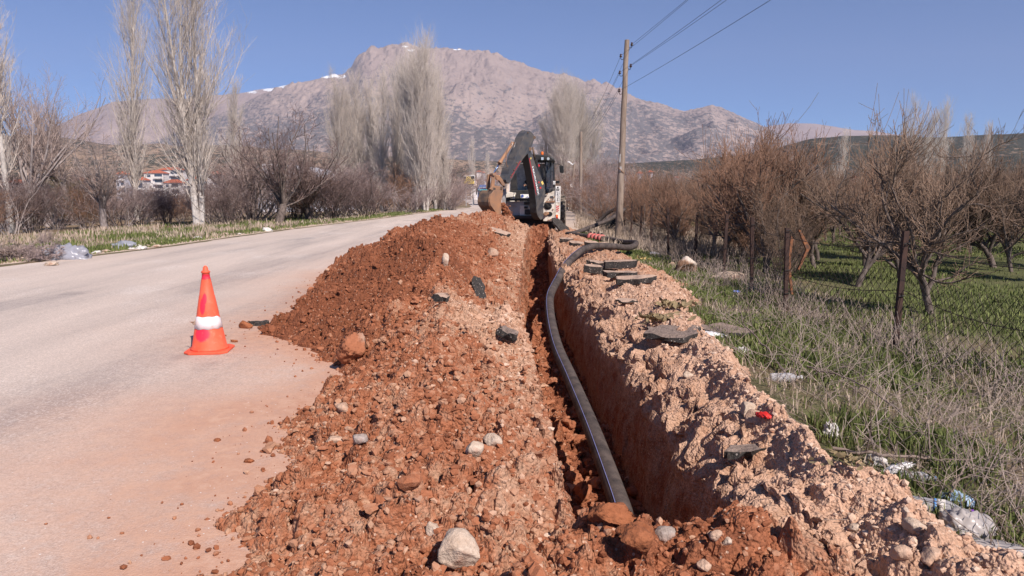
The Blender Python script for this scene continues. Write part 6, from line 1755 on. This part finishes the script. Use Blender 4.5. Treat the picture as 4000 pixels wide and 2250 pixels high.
blades('roadside_grass', x, y, rng.uniform(.05, .20, len(x)) * np.clip((left(y) - x) / 1.2, .35, 1), .010 + .0010 * y, GRASS_G, .6)
def dmask(x, y): return np.clip((.10 - fbm(x * .9 + 3, y * .9, 61, 3)) * 3 + .10, .05, 1)
x, y = field(19000, 2.4, 32, fxl, lambda y: np.full_like(y, 5.2) + .02 * y, dmask, 1.7)
blades('dry_grass', x, y, rng.uniform(.03, .12, len(x)), .005 + .0006 * y, GRASS_D, 1.0)
x, y = field(34000, 12, 60, lambda y: left(y) - 12, lambda y: left(y) - .4, lambda x, y: np.clip((fbm(x * .6 + 8, y * .6, 67, 3) + .08) * 4, .03, 1), 1.4)
blades('roadside_dry_grass', x, y, rng.uniform(.08, .32, len(x)) * np.clip((left(y) - x) / 2.2, .25, 1), .009 + .0009 * y, GRASS_D, .5)
x, y = field(40000, 20, 60, lambda y: np.where(y < 31, 2.6, itp(y, RR_T) + .8), lambda y: 6.5 + .05 * y, lambda x, y: np.full_like(x, .8), 1.0)
blades('path_dry_grass', x, y, rng.uniform(.08, .40, len(x)), .008 + .0006 * y, GRASS_D, .7)
# tangled dry stalks along the fence and on the verge
def stalks(name, x, y, L_, mat, flat=.5, r=.0035, K=5, side=True, wig=.12):
    n = len(x); z = G(x, y); a = rng.uniform(0, 6.28, n); fl = np.clip(flat + .3 * rng.normal(size=n), .05, 1.5)
    d = norm(np.stack([np.cos(a) * fl, np.sin(a) * fl, np.ones(n)], 1)); P = np.zeros((n, K, 3)); P[:, 0] = np.stack([x, y, z - .02], 1)
    for k_ in range(1, K):
        d = norm(d + wig * rng.normal(size=(n, 3)) + np.array([0, 0, -.04])); P[:, k_] = P[:, k_ - 1] + d * (L_ / (K - 1))[:, None]
        P[:, k_, 2] = np.maximum(P[:, k_, 2], z + .01)
    rr = np.broadcast_to(np.asarray(r, float), (n,))
    R = rr[:, None] * np.linspace(1, .45, K)[None, :]
    lv = [((P, R), 3)]
    if side:
        P2, R2 = grow(rng, P, R, int(n * 2.0), .35, 1.0, .22 * L_.mean() * 1.6, 45, 3, .7, .03, .15, .0016, .6); lv.append(((P2, np.maximum(R2, .0018)), 3))
    V, Fq = stack(*lv); me = make_mesh(name, V, [Fq], [mat]); attr(me, 'tint', np.clip(fbm(V[:, 0] * 3, V[:, 1] * 3, 70, 2) + .5, 0, 1))
    return tag(link(name, me), kind='stuff')
n = 1900; yy = 4.6 + 27 * rng.random(n) ** 1.5; fx = np.interp(yy, [p[1] for p in posts], [p[0] for p in posts])
xx = fx + rng.normal(size=n) * .36 + .06
kp = (np.hypot(xx - 3.0, (yy - 12.3) * .6) > .9); xx, yy = xx[kp], yy[kp]; n = len(xx)
stalks('dry_weeds', xx, yy, rng.uniform(.12, .58, n), STALK, .6, .0028 + .00022 * yy)
cl_ = [(2.35, 3.8, .42, 420), (2.9, 4.6, .5, 520), (2.15, 5.6, .35, 260), (2.55, 6.4, .45, 300), (3.2, 5.6, .5, 420), (2.2, 8.4, .4, 260), (2.9, 9.0, .6, 320), (3.4, 7.2, .5, 380), (1.95, 3.3, .3, 200), (2.3, 2.9, .35, 240), (2.75, 3.5, .4, 320), (3.0, 11.5, .6, 220), (3.4, 13.5, .6, 260), (3.6, 4.7, .5, 420)]
X_s = np.concatenate([c[0] + rng.normal(size=int(c[3] * .19)) * c[2] for c in cl_]); Y_s = np.concatenate([c[1] + rng.normal(size=int(c[3] * .19)) * c[2] for c in cl_])
mm = X_s > bank_edge(Y_s) - .05; X_s, Y_s = X_s[mm], Y_s[mm]
stalks('tangled_dry_stalks', X_s, Y_s, rng.uniform(.15, .62, len(X_s)), STALK, 1.2, .0022 + .00018 * Y_s)
# a few single stalks and fallen branches
def branch(label, pts, r, name='fallen_branch'):
    q = spline(pts, 26); q += rng.normal(size=q.shape) * .006
    b = MB(); b.tube(q, list(np.linspace(r, r * .4, 26)), 6)
    for k_ in range(5, 25, 4):
        d = rng.normal(size=3) * .10; d[2] = abs(d[2]); b.tube([q[k_], q[k_] + d, q[k_] + d * 1.8 + rng.normal(size=3) * .03], [r * .4, r * .3, r * .15], 4)
    me_ = b.build(name, STALK, None, loc=(0, 0, 0), smooth=True); return tag(me_, label, 'branch')
def gp(a, c, h=0.0):
    p = onG(a * K4, c * K4); return np.array((p[0], p[1], p[2] + h))
branch('long thin dead branch lying across the litter toward the lower right corner', [gp(2090, 1155, .06), gp(2200, 1172, .07), gp(2330, 1180, .06), gp(2460, 1200, .06), gp(2570, 1225, .04)], .011)
branch('dark dead stalk leaning over the grass above the bank', [gp(1985, 960, .02), gp(1930, 905, .10), gp(1870, 870, .22), gp(1850, 850, .40)], .010)
branch('thin dead branch crossing the dry stalks', [gp(2030, 960, .12), gp(2150, 1010, .15), gp(2290, 1090, .10), gp(2400, 1150, .05)], .007)
branch('grey twig standing by the plastic bottle', [gp(2380, 1290, .0), gp(2400, 1260, .10), gp(2450, 1240, .22)], .008)
branch('bare twig lying beside the torn plastic', [gp(2330, 1340, .02), gp(2420, 1320, .05), gp(2520, 1330, .06)], .008)

# litter
PLASTIC = NT('clear_plastic').col((.72, .70, .72)).rough(.18).m
PLASTIC.node_tree.nodes['Principled BSDF'].inputs['Transmission Weight'].default_value = .55
PLASTIC.node_tree.nodes['Principled BSDF'].inputs['IOR'].default_value = 1.15
FILM = NT('grey_plastic_film').col((.52, .47, .45)).rough(.3).m
FILM.node_tree.nodes['Principled BSDF'].inputs['Transmission Weight'].default_value = .25
FILM_W = simple('white_plastic_film', (.68, .66, .66), .45, .1, 20, 0, .4)
PAPER = simple('white_paper', (.58, .54, .51), .8, .08, 20)
def bottle(label, p, ang, L_, r, cap, lab=None, mat=None):
    ax = Vector((math.cos(ang), math.sin(ang), .05)).normalized(); p = Vector(p) + Vector((0, 0, r * .9))
    root = thing('plastic_bottle', p, label, 'bottle')
    s = p - ax * L_ * .5; prof = [(r * .6, 0), (r * .95, .02 * L_)]
    for k_ in range(1, 12):
        t = k_ / 12; rr = r * (1 - .05 * (k_ % 2)) if t < .68 else r * (1 - .72 * ((t - .68) / .24) ** 1.3 if t < .92 else .28)
        prof.append((max(rr, r * .28), t * L_ * .96))
    prof.append((r * .28, L_))
    b = MB(); b.lathe(s, prof, 16, 0, ax); b.build('body', mat or PLASTIC, root, smooth=True)
    b = MB(); b.lathe(s + ax * L_ * .985, [(r * .36, 0), (r * .36, L_ * .06), (r * .3, L_ * .065)], 12, 0, ax); b.build('cap', cap, root)
    if lab:
        b = MB(); b.lathe(s + ax * L_ * .46, [(r * 1.03, 0), (r * 1.03, L_ * .17)], 16, 0, ax); lb_ = b.build('paper_label', PAPER, root, smooth=True)
        b = MB(); b.lathe(s + ax * L_ * .455, [(r * 1.045, 0), (r * 1.045, L_ * .04)], 16, 0, ax); b.build('blue_band', simple('label_blue', (.10, .28, .62), .5), lb_, smooth=True)
        side = ax.cross(Vector((0, 0, 1))).normalized(); toc = (Vector((0, 0, CAM_H)) - p).normalized(); nn = (toc - ax * toc.dot(ax)).normalized(); w_ = nn.cross(ax)
        text_part('lettering', 'ceyl', s + ax * L_ * .575 + nn * r * 1.06 + w_ * (-r * .55), w_, -ax if False else nn.cross(w_), r * .38, INK, lb_, r * 1.1, nrm_off=.002)
    return root
CAP_B = simple('blue_cap', (.05, .30, .62), .4); CAP_P = simple('purple_cap', (.22, .08, .40), .4); CAP_W = simple('white_cap', (.7, .7, .7), .4)
bottle('largest crushed clear bottle, with a blue and white label and a purple cap', gp(2355, 1295), -.52, .27, .040, CAP_P, True)
bottle('clear plastic bottle with a bright blue cap under the long dead branch', gp(2305, 1212), -.42, .17, .030, CAP_B)
bottle('clear bottle lying in the grass by the dry stalks, without a label', gp(1975, 960), -.12, .24, .038, CAP_W)
def crumple(name, label, p, size, mat, seed, squash=(1, 1, .5), cat='litter', rz=0.0, freq=2.6, amp=.45):
    rg = np.random.default_rng(seed); V, Fq = ico(4); V = V.copy(); size = size * (1.25 if p[1] < 9 else 1.0)
    d = 1 + amp * (2 * np.abs(fbm(V[:, 0] * freq + V[:, 2] * 2 + seed, V[:, 1] * freq - V[:, 2] * 1.5, seed, 4)) - .35)
    V = V * d[:, None] * np.array(squash) * size
    R = np.array(Euler((rg.normal() * .15, rg.normal() * .15, rz)).to_matrix()); V = V @ R.T; V[:, 2] = np.maximum(V[:, 2], -.12 * size)
    o = link(name, make_mesh(name, V, [Fq], [mat]), None, (float(p[0]), float(p[1]), float(p[2]) + .02))
    return tag(o, label, cat)
crumple('plastic_bag', 'crumpled clear-grey plastic bag beside the purple-capped bottle', gp(2425, 1345), .085, FILM, 1, (1.1, .8, .8), 'plastic bag')
crumple('plastic_strip', 'trailing strip of grey plastic film by the lower right corner', gp(2475, 1385), .10, FILM, 2, (1.3, .35, .18), 'plastic film', -.5)
crumple('plastic_strip', 'hanging end of grey plastic film in the lower right corner', gp(2500, 1425), .055, FILM, 3, (.5, .5, .8), 'plastic film')
crumple('paper_scrap', 'white paper scrap at the lower right edge under the plastic film', gp(2452, 1408), .038, PAPER, 4, (1.3, .8, .4), 'paper')
crumple('paper_scrap', 'white torn paper on the bank side of the litter patch', gp(2122, 1205), .055, PAPER, 5, (1.4, .7, .35), 'paper', -.4)
crumple('plastic_film', 'pale torn film lying between the paper and the blue-capped bottle', gp(2175, 1225), .065, FILM_W, 6, (1.4, .7, .4), 'plastic film', .2)
crumple('paper_scrap', 'white crumpled paper on the grass above the torn film', gp(2203, 1170), .050, PAPER, 7, (.7, .9, .6), 'paper', .8)
crumple('plastic_film', 'whitish film strip trailing off below the dead branch', gp(2250, 1190), .055, FILM_W, 8, (1.5, .5, .3), 'plastic film', .3)
crumple('plastic_bag', 'blue and white bag in the dry leaves beside the bottle label', gp(2400, 1270), .06, simple('blue_white_bag', (.28, .38, .50), .4, .8, 18), 9, (1, .9, .5), 'plastic bag')
crumple('paper_scrap', 'pale leaf-like paper scrap standing in the dry grass', gp(2090, 1100), .055, PAPER, 10, (.6, .5, .9), 'paper')
crumple('plastic_cup', 'white crushed cup in the grass near the dark asphalt slabs', gp(1868, 892), .055, PAPER, 11, (1.2, .8, .6), 'cup', -.3)
crumple('plastic_film', 'clear film caught under the second dark asphalt slab', gp(1793, 848), .10, FILM_W, 12, (1.5, .7, .25), 'plastic film', .1)
crumple('paper_scrap', 'small white scrap in the weeds next to the slabs', gp(1790, 870), .035, PAPER, 13, (1.2, .8, .4), 'paper')
crumple('plastic_wrapper', 'blue wrapper in the grass in front of the long whitish rock', gp(1848, 742), .085, simple('blue_wrapper', (.16, .22, .55), .4, .5, 18), 14, (1, .7, .6), 'wrapper')
crumple('plastic_bag', 'pale bag lying under the fence behind the brown boulder', gp(1640, 645), .16, FILM_W, 15, (1.2, .7, .5), 'plastic bag')
crumple('paper_scrap', 'tiny white scrap on the grass by the pipe bend', gp(1480 * 1.07, 665), .05, PAPER, 16, (1, .7, .4), 'paper')
rdm = simple('red_wrapper', (.55, .025, .02), .35, .15, 20, 0, .5)
crumple('red_scrap', 'bright red scrap of plastic on the crest of the bank', W(1922, 1062) + np.array((0, 0, 0.01)), .032, rdm, 17, (1.2, .6, .5), 'wrapper', -.7)
OLIVE = simple('olive_leaf', (.24, .18, .10), .9, .3, 20)
def leaf_pile(label, p, r, n, mat, seed):
    rg = np.random.default_rng(seed); b = MB()
    for q in range(n):
        c = np.array(p) + rg.normal(size=3) * np.array((r * .5, r * .5, 0)) + np.array((0, 0, .01 + .05 * rg.random())); s = r * rg.uniform(.12, .26); R = Euler((rg.normal() * .6, rg.normal() * .6, rg.uniform(0, 6.28))).to_matrix()
        pts = [(-1, 0, .15), (-.45, .45, .0), (.35, .5, .1), (1, .05, .3), (.4, -.5, .05), (-.4, -.42, .12), (0, 0, -.08)]
        b.add([Vector(c) + R @ Vector((a * s, e * s, f * s)) for a, e, f in pts], [(0, 6, 1), (1, 6, 2), (2, 6, 3), (3, 6, 4), (4, 6, 5), (5, 6, 0)])
    o = b.build('dead_leaves', mat, None, loc=(0, 0, 0)); tag(o, label, 'leaves')
KRAFT = simple('dead_leaf', (.46, .33, .14), .8, .3, 20)
for k_, (a, c, lb_) in enumerate([(1605, 655, 'withered tan leaf cluster by the pipe bend'), (1567, 634, 'withered leaves inside the loop of the pipe'), (1655, 812, 'olive dead leaves above the dark asphalt slab'), (1690, 775, 'olive dead leaf clump at the grass edge of the bank'), (2120, 1175, 'mossy yellow-green rag half buried at the bank edge')]):
    leaf_pile(lb_, W(a, c), (.22, .18, .22, .24, .12)[k_], (34, 24, 60, 60, 40)[k_], KRAFT if k_ < 2 else OLIVE, 30 + k_)
# litter on the far verge
def far_on(a, c): return onG(a * K4, c * K4)
crumple('plastic_sheet', 'large crumpled grey plastic sheet by the grey bush at the road edge', far_on(165, 652), .34, simple('grey_sheet', (.27, .27, .31), .3, .1, 8, 0, .5), 41, (1.35, .7, .8), 'plastic sheet', .1)
crumple('plastic_sheet', 'smaller grey plastic heap further along the far road edge', far_on(312, 625), .26, simple('grey_sheet_b', (.26, .27, .31), .35, .1, 8, 0, .5), 42, (1.3, .7, .7), 'plastic sheet')
crumple('plastic_bag', 'white bag lying on the far grass edge of the road', far_on(673, 582), .16, PAPER, 43, (1.1, .8, .7), 'plastic bag')
rs = np.random.default_rng(71)
for k_, (a, c) in enumerate([(345, 622), (355, 618), (362, 625), (330, 628), (372, 620), (385, 616), (430, 608), (462, 603), (560, 592), (600, 590), (736, 577), (270, 634), (240, 638), (125, 668), (60, 655), (500, 600), (405, 612), (395, 622), (352, 627), (340, 616)]):
    crumple('rubble_piece', 'small pale rubble piece strewn along the far edge of the road', far_on(a + rs.normal() * 3, c), rs.uniform(.05, .11), [PAPER, ST_WHITE, ST_WHITE][k_ % 3], 200 + k_, (1.3, .9, .5), 'rubble')['group'] = 'rubble along the far road edge'
LOW = [shrub_mesh(81, .75, TWIG_SHRUB, 1.3, 1.0, .03), shrub_mesh(82, .75, TWIG_ASH, 1.2, .9, .03), shrub_mesh(83, .75, TWIG_SHRUB, 1.3, 1.1, .02)]
# grey thistle bush, and a stack of blocks under the trees
for k_, (a, c, t, w_, lb_) in enumerate([(105, 655, 605, 1.5, 'low grey-lilac twiggy bush at the road edge beside the plastic sheet'), (20, 655, 600, 1.6, 'low brownish twiggy bush at the left edge by the road'), (60, 650, 612, 1.6, 'low lilac bush between the two at the road edge')]):
    fit(0, LOW[k_], a * K4, t * K4, far_on(a, c), lb_, 'shrub', 'low bushes at the far road edge', w_ * 1.1, 'low_bush')
fit(0, LOW[1], 122 * K4, 575 * K4, far_on(118, 620), 'small pale dead shrub standing in the verge grass', 'shrub', None, .8, 'dead_shrub')
sp = onG(245, 876); st2 = thing('block_stack', sp, 'small stack of pale building blocks under the cut-back trees', 'blocks')
b = MB()
for r_, nb_ in ((0, 4), (1, 3)):
    for q in range(nb_): b.box((sp[0] - .55 + q * .36 + .1 * r_, sp[1] + .04 * (q % 2), sp[2] + .11 + r_ * .21), (.33, .22, .19), (0, 0, .06 * (q - 1)))
b.build('block', ST_WHITE, st2, bevel=.01)
# ------------------------------------------------------------------ haze over the plain
hz = MB().box((0, 4300, 770), (19000, 9400, 1660))
hm = bpy.data.materials.new('air'); hm.use_nodes = True
ht = hm.node_tree; ht.nodes.clear()
ho = ht.nodes.new('ShaderNodeOutputMaterial'); hv = ht.nodes.new('ShaderNodeVolumePrincipled')
hv.inputs['Color'].default_value = (.62, .68, .92, 1)
hv.inputs['Density'].default_value = 0.000072
hv.inputs['Anisotropy'].default_value = 0.0
ht.links.new(hv.outputs[0], ho.inputs['Volume'])
tag(hz.build('haze', hm), kind='stuff')
